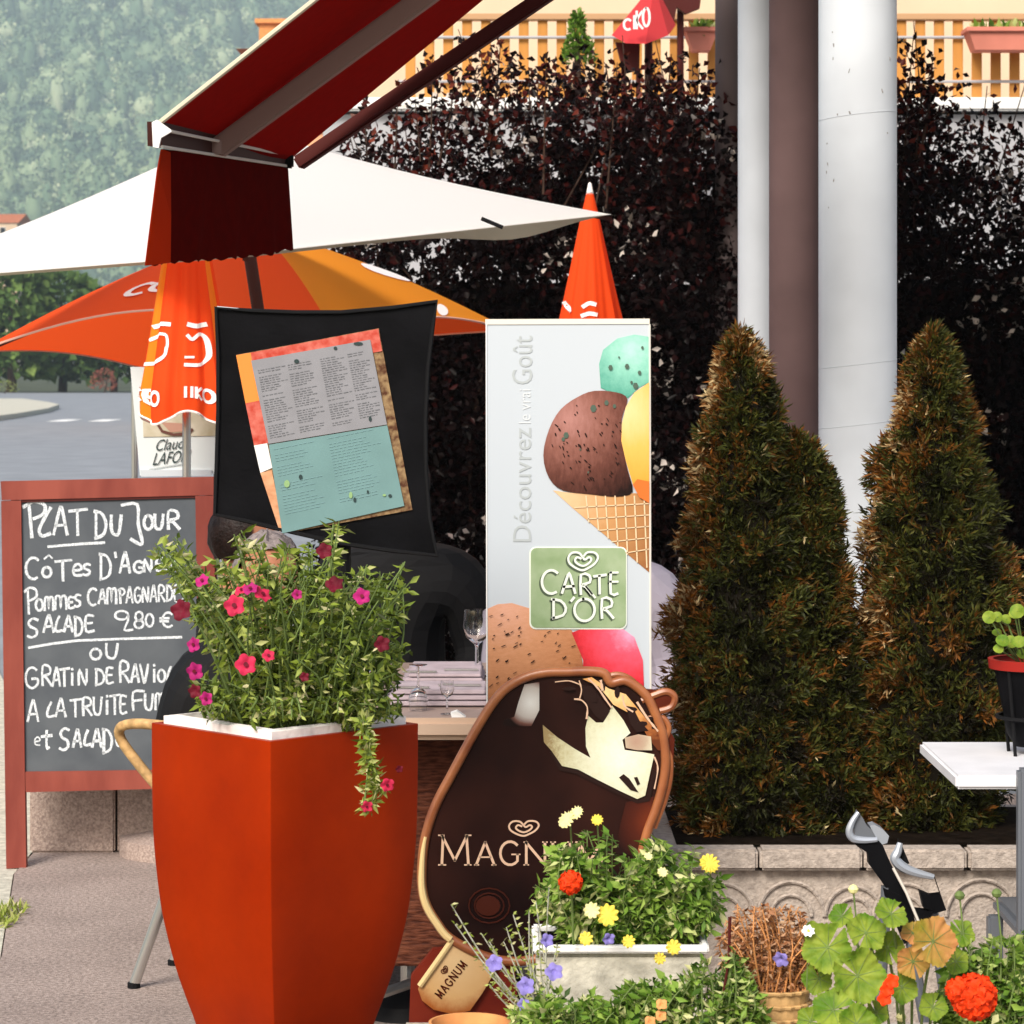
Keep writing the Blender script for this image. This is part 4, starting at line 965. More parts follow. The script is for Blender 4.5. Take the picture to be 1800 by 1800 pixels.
    for k in range(4):
        a = k * math.pi / 2 + .5; MB().tube([(c.x + .08 * math.cos(a), c.y + .08 * math.sin(a), c.z - .03), (c.x + .1 * math.cos(a), c.y + .1 * math.sin(a), 0)], .012).build('leg', M['blackm'], st)
    return rt
person(402, 7.35, 1.09, R(0), 'person with black hair and dark clothes right of the chalkboard', M['jacket'], M['hairb'], scale=.88)
person(466, 6.9, 1.03, R(-75), 'person with greyish hair half hidden by the petunias', M['jacket'], M['hairg'], scale=.97)
person(705, 7.65, 1.22, R(-100), 'person in black jacket seated behind the laid table', M['jacket'], M['hairb'])
person(1040, 7.4, 1.20, R(-95), 'person in lilac shirt almost hidden behind the ice cream banner', M['lilac'], M['hairb'])

# ---------------------------------------------------------------- menu stand
Ym = 5.2
def Mp(x, y, off=0.0): return P(x, y, Ym) + Vector((0, -off, 0))
rt = thing('menu_stand', (P(570, 0, Ym).x, Ym, 0), 'black concave menu display panel tilted above the planter', 'menu stand')
out = [(380, 541), (440, 546), (520, 549), (600, 549), (690, 541), (768, 530), (760, 580), (752, 650), (748, 740), (749, 830), (755, 910), (768, 976), (690, 968), (600, 955), (500, 932), (430, 915), (378, 904), (381, 820), (384, 720), (384, 620)]
MB().slab([Mp(x, y) for x, y in out], (0, .02, 0)).build('panel', M['black'], rt)
fr = out
MB().tube([Mp(x, y, .003) for x, y in out], .004, n=6, closed=True).build('frame', M['blackm'], rt)
MB().tube([Mp(382, 539.5, .004), Mp(440, 545, .004), Mp(520, 547.5, .004), Mp(600, 547.5, .004)], .0016, n=5).build('painted_edge_highlight', M['greyp'], rt)  # pale tube painting the highlight along the panel's top edge
MB().tube([(P(600, 0, Ym).x, Ym + .035, 0), P(600, 900, Ym + .035)], .018, n=12).build('pole', M['blackm'], rt)
MB().lathe((P(600, 0, Ym).x, Ym + .035, 0), [(0, 0), (.17, 0), (.17, .012), (.03, .03)], 28).build('foot', M['blackm'], rt)
# poster sheet and menu paper
def msl(name, pts, off, m, par=None, th=.0012): return MB().slab([Mp(x, y, off) for x, y in pts], (0, th, 0)).build(name, m, par or rt)
sh = msl('poster_sheet', [(415, 624), (666, 577), (725, 896), (497, 938)], .004, M['brpr'], th=.002)
msl('picture_strip', [(415.5, 624.5), (441, 620), (457, 704), (432, 709)], .0053, M['orpr'], sh)
msl('picture_strip', [(441, 620), (665, 578), (672, 617), (448, 660)], .0053, M['redpr'], sh)
msl('picture_strip', [(432, 709), (458, 704), (474, 778), (447, 783)], .0053, M['redpr'], sh)
msl('picture_strip', [(447, 783), (470, 779), (479, 822), (458, 831)], .0053, M['whitep'], sh)
msl('picture_strip', [(458, 831), (478, 826), (499, 930), (492, 934)], .0053, M['tan'], sh)
pa = msl('menu_paper', [(442, 634), (651, 597), (680.5, 746), (472.5, 780)], .0075, M['paper'], th=.0012)
pb = msl('menu_paper', [(473, 781.5), (681, 747.5), (711, 889), (497, 937)], .0075, M['teal'], th=.0012)
mb = MB(); e1 = (Vector((651 - 442, 597 - 634)) / 209); up_ = Vector((.205, 1.0)).normalized()
def mpt(u, v): # u 0..1 across, v 0..1 down the whole sheet
    l = Vector((442, 634)).lerp(Vector((497, 937)), v); r = Vector((651, 597)).lerp(Vector((711, 889)), v); q = l.lerp(r, u); return Mp(q.x, q.y, .0085)
for col, (c0_, c1_) in enumerate(((.04, .27), (.29, .52), (.56, .77), (.79, .97))):
    v = .06
    while v < .46:
        if random.random() < .88:
            u = c0_; ln = random.uniform(.45, 1.0)
            while u < c0_ + (c1_ - c0_) * ln:
                du = random.uniform(.012, .045); k = len(mb.v); e = min(u + du, c1_); h = random.choice((.003, .003, .0045))
                mb.v += [tuple(mpt(u, v)), tuple(mpt(e, v)), tuple(mpt(e, v + h)), tuple(mpt(u, v + h))]; mb.f.append((k, k + 1, k + 2, k + 3)); u = e + .008
        v += .0135
mb.build('menu_text', M['ink'], pa)['kind'] = 'stuff'
mb = MB()
for c0_, c1_ in ((.05, .42), (.5, .92)):
    v = .52
    while v < .9:
        if random.random() < .8:
            u = c0_; 
            while u < c0_ + (c1_ - c0_) * random.uniform(.5, 1):
                du = random.uniform(.02, .05); k = len(mb.v); e = u + du
                mb.v += [tuple(mpt(u, v)), tuple(mpt(e, v)), tuple(mpt(e, v + .0028)), tuple(mpt(u, v + .0028))]; mb.f.append((k, k + 1, k + 2, k + 3)); u = e + .01
        v += .017
mb.build('menu_text', mat('teal_ink', (.2, .34, .36), .6), pb)['kind'] = 'stuff'
mb = MB()
for (x, y, rx, ry) in ((522, 635, 7, 5), (590, 612, 5, 4), (630, 604, 13, 4), (651, 736, 4, 6), (529, 838, 5, 6), (624, 878, 4, 6), (686, 871, 5, 4), (647, 864, 3, 4)):
    mb.slab([Mp(x + rx * .65 * math.cos(a * .7854), y + .75 * ry * math.sin(a * .7854), .0095) for a in range(8)], (0, .0006, 0))
mb.build('ink_motif', M['inkd'], rt)
mb = MB()
for (x, y, rx, ry) in ((505, 850, 8, 9), (617, 870, 5, 8), (676, 870, 5, 3)):
    mb.slab([Mp(x + rx * .65 * math.cos(a * .7854), y + .75 * ry * math.sin(a * .7854), .0095) for a in range(8)], (0, .0006, 0))
mb.build('leaf_motif', mat('motif_green', (.25, .4, .18), .6), rt)

# ---------------------------------------------------------------- ice cream banner
Yc = 5.9
def Cp(x, y, off=0.0): return P(x, y, Yc) + Vector((0, -off, 0))
rt = thing('ice_cream_banner', (P(998, 0, Yc).x, Yc, 0), 'tall white banner with ice cream cone picture and green square logo', 'banner')
MB().slab([Cp(856, 568), Cp(1141, 568), Cp(1144, 1700), Cp(858, 1700)], (0, .004, 0)).build('sheet', M['ban'], rt)
MB().slab([Cp(853, 561, .002), Cp(1142, 560, .002), Cp(1142, 569.5, .002), Cp(853, 570.5, .002)], (0, .01, 0)).build('top_bar', M['banedge'], rt)
MB().tube([Cp(855, 570, .001), Cp(857, 1700, .001)], .0018, n=6).build('side_edge', M['whitep'], rt)
MB().tube([Cp(1142, 570, .001), Cp(1145, 1700, .001)], .0022, n=6).build('side_edge', M['banedge'], rt)
MB().tube([(P(998, 0, Yc).x, Yc + .02, 0), P(998, 570, Yc + .02)], .009).build('pole', M['alu'], rt)
MB().box((P(998, 0, Yc).x, Yc + .01, .05), (.38, .09, .09), bev=.01).build('base', M['alu'], rt)
cb = ORG[rt.name]
def pm(name, px, py, rpx, cols, **kw): return printmat(name, tuple(Cp(px, py) - cb), S(rpx, Yc), cols, **kw)
M['mint'] = pm('mint_picture', 1110, 615, 100, [(0, (.42, .72, .62)), (.4, (.24, .56, .44)), (.8, (.10, .36, .27)), (1, (.03, .12, .08))], nscale=60, namt=.28)
M['choc'] = pm('chocolate_picture', 1000, 735, 165, [(0, (.42, .20, .17)), (.35, (.25, .10, .075)), (.6, (.13, .045, .032)), (.85, (.05, .016, .011)), (1, (.012, .005, .004))], nscale=70, namt=.24, stretch=(1.6, 1, .6))
M['mango'] = pm('mango_picture', 1100, 720, 180, [(0, (.85, .62, .30)), (.4, (.80, .45, .10)), (.75, (.78, .33, .04)), (1, (.65, .14, .02))], nscale=40, namt=.14, stretch=(1.5, 1, .4))
M['tan'] = pm('caramel_picture', 890, 1070, 190, [(0, (.72, .38, .26)), (.4, (.60, .28, .14)), (.8, (.42, .17, .07)), (1, (.22, .07, .03))], nscale=80, namt=.24, stretch=(.8, 1, 2.2))
M['pink'] = pm('raspberry_picture', 1105, 1110, 120, [(0, (.74, .34, .50)), (.3, (.80, .10, .16)), (.7, (.70, .035, .05)), (1, (.28, .01, .01))], nscale=50, namt=.22)
M['wafer'] = pm('wafer_picture', 990, 870, 190, [(0, (.74, .50, .28)), (.5, (.54, .28, .11)), (1, (.30, .12, .04))], nscale=30, namt=.14)
def csl(name, pts, off, m, sm=0, par=None):
    if sm: pts = [(v.x, v.y) for v in smooth_path([(a, b, 0) for a, b in pts], sm, True)]
    return MB().slab([Cp(min(max(x, 857), 1141.5), y, off) for x, y in pts], (0, .0006, 0)).build(name, m, par or rt)
csl('mint_scoop', [(1053, 640), (1060, 615), (1085, 595), (1115, 588), (1141, 592), (1141, 672), (1122, 682), (1104, 700), (1085, 695), (1056, 682)], .0012, M['mint'])
csl('wafer_cone', [(972, 862), (1000, 866), (1040, 868), (1090, 866), (1141, 868), (1141, 1006), (1110, 980), (1060, 938), (1010, 896)], .0012, M['wafer'])
csl('chocolate_scoop', [(955, 800), (965, 755), (985, 720), (1015, 698), (1045, 687), (1085, 690), (1103, 702), (1093, 735), (1094, 780), (1103, 825), (1112, 864), (1085, 873), (1040, 869), (990, 862), (965, 840)], .0026, M['choc'], 3)
csl('mango_scoop', [(1093, 745), (1100, 715), (1115, 690), (1141, 672), (1141, 880), (1125, 872), (1112, 850), (1100, 810), (1092, 775)], .0040, M['mango'])
csl('mango_edge', [(1112, 852), (1120, 842), (1141, 846), (1141, 884), (1124, 874)], .0052, mat('orange_edge_print', (.72, .16, .03), .5))
mb = MB(); fc = lambda x, y: Cp(min(x, 1141), y, .0030)
for k in range(7):
    x = 1030 + k * 17; ribbon(mb, [(x, 872), (x + 5, min(868 + (x + 5 - 972) * .83, 1000) - 3)], 2.4, fc)
for k in range(5): ribbon(mb, [(1010 + 22 * k, 892 + 20 * k), (1141, 885 + 20 * k)], 1.8, fc)
mb.build('wafer_lines', M['waferl'], rt)
mb = MB()
for (x, y, r_) in ((1102, 644, 5), (1124, 655, 4), (1129, 611, 3), (1073, 646, 5), (1088, 628, 2), (1110, 672, 3), (1117, 678, 6), (995, 765, 6), (990, 772, 4), (1043, 718, 7), (1066, 708, 5), (1080, 714, 4), (1020, 790, 2), (1034, 830, 2)):
    mb.slab([Cp(x + r_ * math.cos(a * 1.047) * .8, y + r_ * math.sin(a * 1.047), .0044) for a in range(6)], (0, .0004, 0))
mb.build('chocolate_chips', M['mintd'], rt)
mb = MB()   # printed pits and drag marks of the scoops
def pit(x, y, a_, b_, an):
    mb.slab([Cp(min(x + a_ * math.cos(t * 1.047) * math.cos(an) - b_ * math.sin(t * 1.047) * math.sin(an), 1141), y + a_ * math.cos(t * 1.047) * math.sin(an) + b_ * math.sin(t * 1.047) * math.cos(an), .0043) for t in range(6)], (0, .0004, 0))
for _ in range(70):
    u = random.uniform(0, 6.28); q_ = random.uniform(0, 1) ** .5; x = 1035 + 66 * q_ * math.cos(u); y = 785 + 78 * q_ * math.sin(u)
    if x < 1092: pit(x, y, random.uniform(1.5, 5), random.uniform(.7, 1.6), random.uniform(.6, 1.3))
for _ in range(60):
    x, y = random.uniform(862, 1012), random.uniform(1080, 1210)
    if not (x > 924 and y < 1110): pit(x, y, random.uniform(1.5, 5.5), random.uniform(.6, 1.4), random.uniform(-.9, -.3))
o = mb.build('scoop_pits', M['chocd'], rt); o['kind'] = 'stuff'
csl('caramel_scoop', [(857, 1070), (875, 1062), (900, 1060), (950, 1075), (1000, 1100), (1018, 1130), (1025, 1170), (1020, 1300), (857, 1300)], .0012, M['tan'])
csl('pink_scoop', [(1005, 1112), (1040, 1098), (1085, 1098), (1115, 1120), (1130, 1160), (1132, 1210), (1120, 1300), (1024, 1300), (1025, 1160)], .0022, M['pink'])
def rrect(x0, x1, y0, y1, r_):
    o_ = []
    for cx_, cy_, a0_ in ((x1 - r_, y0 + r_, -90), (x1 - r_, y1 - r_, 0), (x0 + r_, y1 - r_, 90), (x0 + r_, y0 + r_, 180)):
        for k in range(5): o_.append((cx_ + r_ * math.cos(R(a0_ + 22.5 * k)), cy_ + r_ * math.sin(R(a0_ + 22.5 * k))))
    return o_
csl('logo_square', rrect(930.5, 1102, 961, 1106, 11), .0026, M['cream'])
lg = csl('logo_square', rrect(933, 1100, 963, 1103, 10), .0040, M['sage'])
def carte(mb, dx, dy, off, wt):
    f = lambda x, y: Cp(x + dx, y + dy, off)
    heart(mb, 1025, 985, 26, 17, wt * .8, f)
    o_ = 940; sc_ = 10
    for ch, x0, x1, y0, y1 in (('C', 951, 984, 1002, 1043), ('A', 988, 1011, 1010, 1042), ('R', 1019, 1040, 1010, 1044), ('T', 1044, 1065, 1010, 1043), ('l', 1072, 1087, 1005, 1043)):
        letter(mb, ch, x0, x1, y0, y1, wt, f, jit=0, sm=2)
    for yy in (1006, 1022): ribbon(mb, [(1072, yy), (1086, yy)], wt * .8, f)
    for ch, x0, x1, y0, y1 in (('D', 970, 996, 1053, 1086), ('O', 1009, 1046, 1052, 1091), ('R', 1056, 1078, 1052, 1086)):
        letter(mb, ch, x0, x1, y0, y1, wt, f, jit=0, sm=2)
    ribbon(mb, [(1009, 1050), (1004, 1056)], wt, f)
    ribbon(mb, [(1030, 1030), (1046, 1050)], wt * .8, f)
mb = MB(); carte(mb, -3, 3, .0050, 4.2); mb.build('logo_shadow', M['saged'], lg)
mb = MB(); carte(mb, 0, 0, .0060, 4.6); mb.build('logo_lettering', M['cream'], lg)
mb = MB(); text_mesh(mb, 'Découvrez', 902, 934, 752, 952, lambda x, y: Cp(x, y, .0012), True); mb.build('slogan', M['greyp'], rt); mb = MB()
text_mesh(mb, 'Goût', 900, 936, 590, 675, lambda x, y: Cp(x, y, .0012), True); mb.build('slogan', M['greyp'], rt)
mb = MB(); text_mesh(mb, 'le vrai', 912, 933, 684, 744, lambda x, y: Cp(x, y, .0012), True); mb.build('slogan', M['greypl'], rt)

# ---------------------------------------------------------------- chocolate ice lolly sign
Yg = 5.7
def Gp(x, y, off=0.0): return P(x, y, Yg) + Vector((0, -off, 0))
rt = thing('ice_lolly_sign', (P(900, 0, Yg).x, Yg, 0), 'tilted chocolate ice lolly shaped sign with bitten corner and bronze rim', 'sign')
outl = [(792, 1650), (768, 1622), (750, 1592), (742, 1560), (742, 1520), (746, 1480), (757, 1438), (772, 1402), (792, 1365), (815, 1322), (840, 1277), (866, 1236), (892, 1208), (925, 1190), (960, 1182), (1000, 1181), (1035, 1180), (1062, 1184), (1074, 1200), (1098, 1196), (1120, 1208), (1138, 1226), (1150, 1250), (1162, 1280), (1168, 1310), (1170, 1345), (1164, 1385), (1152, 1425), (1138, 1462), (1128, 1500), (1118, 1550), (1100, 1600), (1070, 1640), (1020, 1668), (960, 1682), (905, 1690), (850, 1680)]
so_ = [(v.x, v.y) for v in smooth_path([(a, b, 0) for a, b in outl], 4, True)]
MB().slab([Gp(x, y) for x, y in so_], (0, .022, 0)).build('face', M['mchoc'], rt)
MB().tube([Gp(x, y, .001) for x, y in so_], .0098, n=10, closed=True).build('rim', M['bronze'], rt, True)
lft = [p for p in so_]
i0 = so_.index(min(so_, key=lambda p: (p[0] - 792) ** 2 + (p[1] - 1650) ** 2))
MB().tube([Gp(x, y, .009) for x, y in so_[i0:i0 + 22]], [.003 + .0045 * math.sin(min(1, (22 - k) / 14) * 1.57) for k in range(22)], n=8).build('gold_highlight_edge', mat('pale_gold', (.76, .56, .26), .35), rt, True)  # pale tube painting the thin highlight line on the bronze rim
# splash crown at the bitten corner
for pts, r_ in (([(1060, 1192), (1085, 1186), (1108, 1194), (1125, 1212), (1140, 1222)], .006), ([(1128, 1232), (1150, 1222), (1172, 1216), (1186, 1226), (1180, 1243), (1160, 1250)], .0075), ([(1140, 1262), (1165, 1262), (1176, 1280), (1170, 1300)], .006), ([(1165, 1310), (1178, 1330), (1178, 1370), (1168, 1410), (1150, 1456)], .006)):
    MB().tube(smooth_path([Gp(x, y, -.004) for x, y in pts], 4), r_, n=8).build('splash', M['bronze'], rt, True)
MB().slab([Gp(x, y, -.002) for x, y in ((1065, 1184), (1100, 1190), (1135, 1212), (1180, 1216), (1186, 1232), (1160, 1256), (1178, 1285), (1186, 1300), (1183, 1345), (1170, 1390), (1140, 1460), (1120, 1480), (1120, 1250))], (0, .016, 0)).build('splash_back', M['mchoc2'], rt)
gb = ORG[rt.name]
def gm(name, px, py, rpx, cols, **kw): return printmat(name, tuple(Gp(px, py) - gb), S(rpx, Yg), cols, **kw)
M['mcream'] = gm('vanilla_picture', 1090, 1330, 130, [(0, (.80, .80, .66)), (.5, (.66, .66, .46)), (.8, (.52, .48, .28)), (1, (.30, .22, .10))], nscale=110, namt=.3)
M['sheen'] = gm('sheen_picture', 932, 1235, 46, [(0, (.66, .66, .62)), (.6, (.42, .38, .34)), (.85, (.14, .06, .045)), (1, (.010, .004, .003))], nscale=12, namt=.08)
M['gold'] = gm('gold_flow_picture', 1080, 1215, 110, [(0, (.85, .62, .30)), (.4, (.70, .36, .12)), (.8, (.34, .11, .03)), (1, (.12, .03, .01))], nscale=60, namt=.3)
M['stick'] = gm('stick_picture', 800, 1690, 90, [(0, (.66, .46, .24)), (.7, (.60, .36, .15)), (1, (.35, .10, .02))], nscale=50, namt=.12)
def gsl(name, pts, off, m, th=.001): return MB().slab([Gp(x, y, off) for x, y in pts], (0, th, 0)).build(name, m, rt)
gsl('vanilla', [(954, 1274), (980, 1296), (1010, 1316), (1038, 1332), (1030, 1312), (1029, 1280), (1034, 1258), (1048, 1270), (1060, 1270), (1070, 1254), (1076, 1240), (1096, 1266), (1108, 1288), (1094, 1300), (1098, 1318), (1130, 1322), (1150, 1326), (1144, 1352), (1134, 1398), (1120, 1404), (1090, 1390), (1050, 1370), (1016, 1352), (988, 1346), (970, 1320), (956, 1304)], .004, M['mcream'], .004)
gsl('chocolate_edge', [(966, 1322), (972, 1322), (990, 1348), (1016, 1354), (1050, 1372), (1090, 1392), (1120, 1406), (1136, 1400), (1148, 1352), (1154, 1356), (1142, 1408), (1120, 1412), (1080, 1394), (1040, 1374), (1012, 1360), (984, 1354)], .003, M['chocd'], .003)
gsl('sheen', [(922, 1203), (948, 1199), (948, 1248), (934, 1276), (900, 1277), (884, 1274), (886, 1265), (904, 1260), (912, 1232)], .002, M['sheen'])
gsl('seed', [(1088, 1366), (1096, 1360), (1106, 1368), (1122, 1392), (1108, 1388)], .0055, M['chocd'])
gsl('seed', [(1114, 1366), (1120, 1365), (1125, 1377), (1120, 1380)], .0055, M['chocd'])
gsl('bronze_flow', [(1024, 1193), (1040, 1190), (1070, 1210), (1100, 1220), (1130, 1256), (1160, 1288), (1166, 1320), (1156, 1318), (1140, 1298), (1128, 1276), (1118, 1276), (1122, 1262), (1110, 1255), (1078, 1238), (1068, 1225), (1052, 1206)], .006, M['gold'], .003)
gsl('bronze_flow', [(1022, 1204), (1040, 1206), (1062, 1236), (1072, 1250), (1060, 1268), (1046, 1258), (1034, 1240), (1024, 1222)], .005, M['chocd'], .003)
gsl('bronze_flow', [(1098, 1296), (1122, 1290), (1144, 1294), (1146, 1318), (1120, 1318), (1100, 1314)], .0065, gm('mauve_picture', 1118, 1304, 30, [(0, (.40, .24, .17)), (.6, (.46, .34, .24)), (1, (.60, .54, .38))], nscale=60, namt=.25), .001)
gsl('bronze_flow', [(1100, 1240), (1112, 1242), (1124, 1266), (1140, 1284), (1118, 1286), (1108, 1272)], .0068, M['chocd'], .001)
gsl('warm_print', [(1100, 1410), (1150, 1400), (1135, 1460), (1122, 1505), (1080, 1500), (1090, 1450)], .002, gm('warm_glow_picture', 1150, 1445, 75, [(0, (.17, .030, .008)), (.5, (.07, .012, .005)), (1, (.014, .004, .003))], nscale=20, namt=.1), .001)
mb = MB(); fq = lambda x, y: Gp(x, y, .0078)
for pts, w_ in (([(1010, 1228), (1022, 1230), (1032, 1242), (1031, 1262)], 3), ([(1018, 1196), (1022, 1212), (1019, 1226)], 2.5), ([(1034, 1192), (1050, 1208), (1064, 1228), (1074, 1242)], 3), ([(1056, 1196), (1059, 1212)], 4), ([(1094, 1222), (1098, 1240), (1112, 1250)], 3), ([(1120, 1234), (1138, 1262), (1156, 1284)], 3.5), ([(976, 1198), (1000, 1196), (1018, 1202)], 2), ([(1150, 1330), (1156, 1350), (1150, 1385)], 2.5)):
    ribbon(mb, [(v.x, v.y) for v in smooth_path([(a, b, 0) for a, b in pts], 4)], w_, fq, .3)
mb.build('printed_glints', M['mlet'], rt)['kind'] = 'stuff'
mb = MB()
for (x, y, a_, b_) in ((1085, 1216, 5, 11), (1060, 1206, 4, 9), (1142, 1262, 8, 3), (1150, 1278, 6, 3), (1110, 1246, 9, 5), (1128, 1272, 10, 5), (1000, 1210, 12, 4), (1044, 1226, 6, 10)):
    mb.slab([Gp(x + a_ * math.cos(t * .785) * random.uniform(.8, 1.15), y + b_ * math.sin(t * .785) * random.uniform(.8, 1.15), .0072) for t in range(8)], (0, .0008, 0))
mb.build('printed_chocolate_shards', M['chocd'], rt)['kind'] = 'stuff'
mb = MB()
for rr_ in (36, 26): mb.tube([Gp(860 + rr_ * math.cos(a * .3927), 1592 + rr_ * .85 * math.sin(a * .3927), .001) for a in range(16)], .0016, n=5, closed=True)
mb.slab([Gp(858 + 22 * math.cos(a * .5236), 1592 + 18 * math.sin(a * .5236), .0015) for a in range(12)], (0, .001, 0))
mb.build('seal', mat('sign_seal', (.05, .010, .005), .4), rt)
mb = MB(); fg = lambda x, y: Gp(x, y, .002)
def serif(ch, x0, x1, y0, y1, wt):
    for st in {'M': [[(0.1, 1), (.14, 0)], [(.1, 0), (.5, .85)], [(.5, .85), (.88, 0)], [(.86, 0), (.92, 1)], [(0, 1), (.22, 1)], [(.8, 1), (1, 1)], [(0, 0), (.14, 0)], [(.86, 0), (1, 0)]],
               'A': [[(.08, 1), (.5, 0)], [(.5, 0), (.92, 1)], [(.24, .66), (.76, .66)], [(0, 1), (.2, 1)], [(.8, 1), (1, 1)]],
               'G': [arc(.52, .5, .48, .5, -45, -318, 14) + [(.88, .55)], [(.6, .55), (1, .55)]],
               'N': [[(.1, 1), (.1, 0)], [(.08, 0), (.9, 1)], [(.9, 1), (.9, 0)], [(0, 1), (.2, 1)], [(0, 0), (.15, 0)], [(.8, 0), (1, 0)]],
               'U': [[(.1, 0), (.1, .7), (.3, .98), (.7, .98), (.9, .7), (.9, 0)], [(0, 0), (.22, 0)], [(.78, 0), (1, 0)]]}[ch]:
        thin = len(st) == 2 and abs(st[0][1] - st[1][1]) < .01
        ribbon(mb, [(x0 + (x1 - x0) * a, y0 + (y1 - y0) * b) for a, b in st], wt * (.55 if thin else 1), fg)
for ch, x0, x1, y0 in (('M', 771, 828, 1468), ('A', 834, 872, 1480), ('G', 878, 914, 1479), ('N', 921, 962, 1480), ('U', 968, 1006, 1480), ('M', 1012, 1062, 1480)): serif(ch, x0, x1, y0, 1520, 4.6)
heart(mb, 921, 1455, 26, 14, 3.2, fg)
mb.build('lettering', M['mlet'], rt)
# stick and foot
MB().slab([Gp(x, y, .004) for x, y in ((798, 1652), (735, 1738), (742, 1758), (762, 1774), (796, 1782), (826, 1776), (848, 1745), (880, 1690), (850, 1672))], (0, .018, 0)).build('stick', M['stick'], rt)
MB().tube([Gp(x, y, .006) for x, y in ((796, 1650), (768, 1690), (738, 1732))], .006, n=8).build('stick_edge', bpy.data.materials['pale_gold'], rt)
mb = MB(); th = R(-52)
def fs(x, y): 
    a, b = x, y; return Gp(792 + a * math.cos(th) - b * math.sin(th), 1722 + a * math.sin(th) + b * math.cos(th), .0055)
fg_old = fg; fg = fs
for k, ch in enumerate('MAGNUM'): serif(ch, -36 + k * 13, -26 + k * 13, -7, 7, 2.4)
heart(mb, 8, -19, 7, 5, 1.6, fs); mb.build('stick_lettering', M['mchoc2'], rt); fg = fg_old
MB().slab([Gp(x, y, -.008) for x, y in ((722, 1718), (760, 1672), (900, 1660), (930, 1960), (712, 1960))], (0, .03, 0)).build('foot_panel', mat('sign_foot', (.13, .012, .006), .5, col2=(.2, .025, .01), scale=8), rt)
MB().box((P(820, 0, Yg).x, Yg + .02, .015), (.3, .25, .03), bev=.005).build('foot_plate', M['blackm'], rt)

# dark pedestal foot between planter and sign
rt = thing('table_base', (P(715, 0, 6.35).x, 6.35, 0), 'dark metal table leg with bright foot between planter and lolly sign', 'table leg')
MB().tube([(P(716, 0, 6.35).x, 6.35, .02), (P(716, 0, 6.35).x, 6.35, .45)], .017, n=12).build('stem', M['alu'], rt)
MB().tube([(P(700, 0, 6.2).x - .06, 6.2, .07), (P(735, 0, 6.2).x, 6.3, .085)], .012, n=8).build('foot_bar', M['alu'], rt)
MB().lathe((P(716, 0, 6.35).x, 6.35, 0), [(0, 0), (.1, 0), (.09, .03), (.02, .06)], 20).build('foot', M['blackm'], rt, True)

# ---------------------------------------------------------------- orange square planter
Yo = 4.7
zo = EYE - (1272 - HOR) / FPX * Yo
cxo = P(500, 0, Yo).x
rt = thing('orange_planter', (cxo, Yo, 0), 'tall glossy orange square planter set corner on', 'planter')
# corner radii (half diagonals) by height; corners point left/right/near/far
hs = [(zo, 237), (zo - .12, 236), (zo - .2, 233), (zo - .28, 224), (zo - .33, 215), (zo - .40, 196), (zo - .45, 178), (zo - .5, 158), (zo - .57, 138), (zo - .66, 120), (zo - .75, 110), (.0, 106)]
mb = MB(); nseg = 12; 
dirs = [Vector((-1, .05, 0)), Vector((-.02, -1, 0)), Vector((1, .0, 0)), Vector((.02, 1, 0))]
hs_s = smooth_path([(z, r_, 0) for z, r_ in hs], 3)
ring = []
for q in hs_s:
    z, r_ = q.x, S(q.y, Yo); pts = []
    cs = [Vector((cxo, Yo, z)) + d * r_ for d in dirs]
    for i in range(4):
        a_, b_ = cs[i], cs[(i + 1) % 4]; prev = cs[i - 1]
        e = .012
        pts.append(a_ + (prev - a_).normalized() * e * .5); pts.append(a_ + ((b_ - a_).normalized() + (prev - a_).normalized()) * e * .12); pts.append(a_ + (b_ - a_).normalized() * e * .5)
        for k in range(1, 4): pts.append(a_.lerp(b_, k / 4))
    ring.append(pts)
nr = len(ring[0])
for pts in ring: mb.v += [tuple(p) for p in pts]
for i in range(len(ring) - 1):
    for j in range(nr): mb.f.append((i * nr + j, i * nr + (j + 1) % nr, (i + 1) * nr + (j + 1) % nr, (i + 1) * nr + j))
k = len(mb.v)
mb.v += [tuple(Vector((cxo, Yo, 0)) + (Vector(p) - Vector((cxo, Yo, p[2]))) * .93 + Vector((0, 0, p[2])) ) for p in ring[0]]
mb.v += [(v[0], v[1], v[2] - .10) for v in mb.v[k:k + nr]]
for j in range(nr):
    mb.f.append((j, (j + 1) % nr, k + (j + 1) % nr, k + j)); mb.f.append((k + j, k + (j + 1) % nr, k + nr + (j + 1) % nr, k + nr + j))
mb.build('body', M['orange'], rt, True)
# white liner box standing slightly proud
mb = MB(); r1, r2 = S(232, Yo) * .92, S(205, Yo) * .92
cs1 = [Vector((cxo, Yo, zo + .012)) + d * r1 for d in dirs]; cs2 = [c_ * 1 for c_ in [Vector((cxo, Yo, zo + .014)) + d * r2 for d in dirs]]
lo1 = [c_ - Vector((0, 0, .1)) for c_ in cs1]; lo2 = [c_ - Vector((0, 0, .1)) for c_ in cs2]
mb.v = [tuple(v) for v in cs1 + cs2 + lo1 + lo2]
for i in range(4):
    j = (i + 1) % 4; mb.f += [(i, j, 4 + j, 4 + i), (i, 8 + i, 8 + j, j), (4 + i, 4 + j, 12 + j, 12 + i)]
mb.build('liner', M['liner'], rt)
sl = [Vector((cxo, Yo, zo - .015)) + d * r2 * .99 for d in dirs]; mb = MB(); mb.add(sl, [(0, 1, 2, 3)]); mb.build('soil', M['soil'], rt)

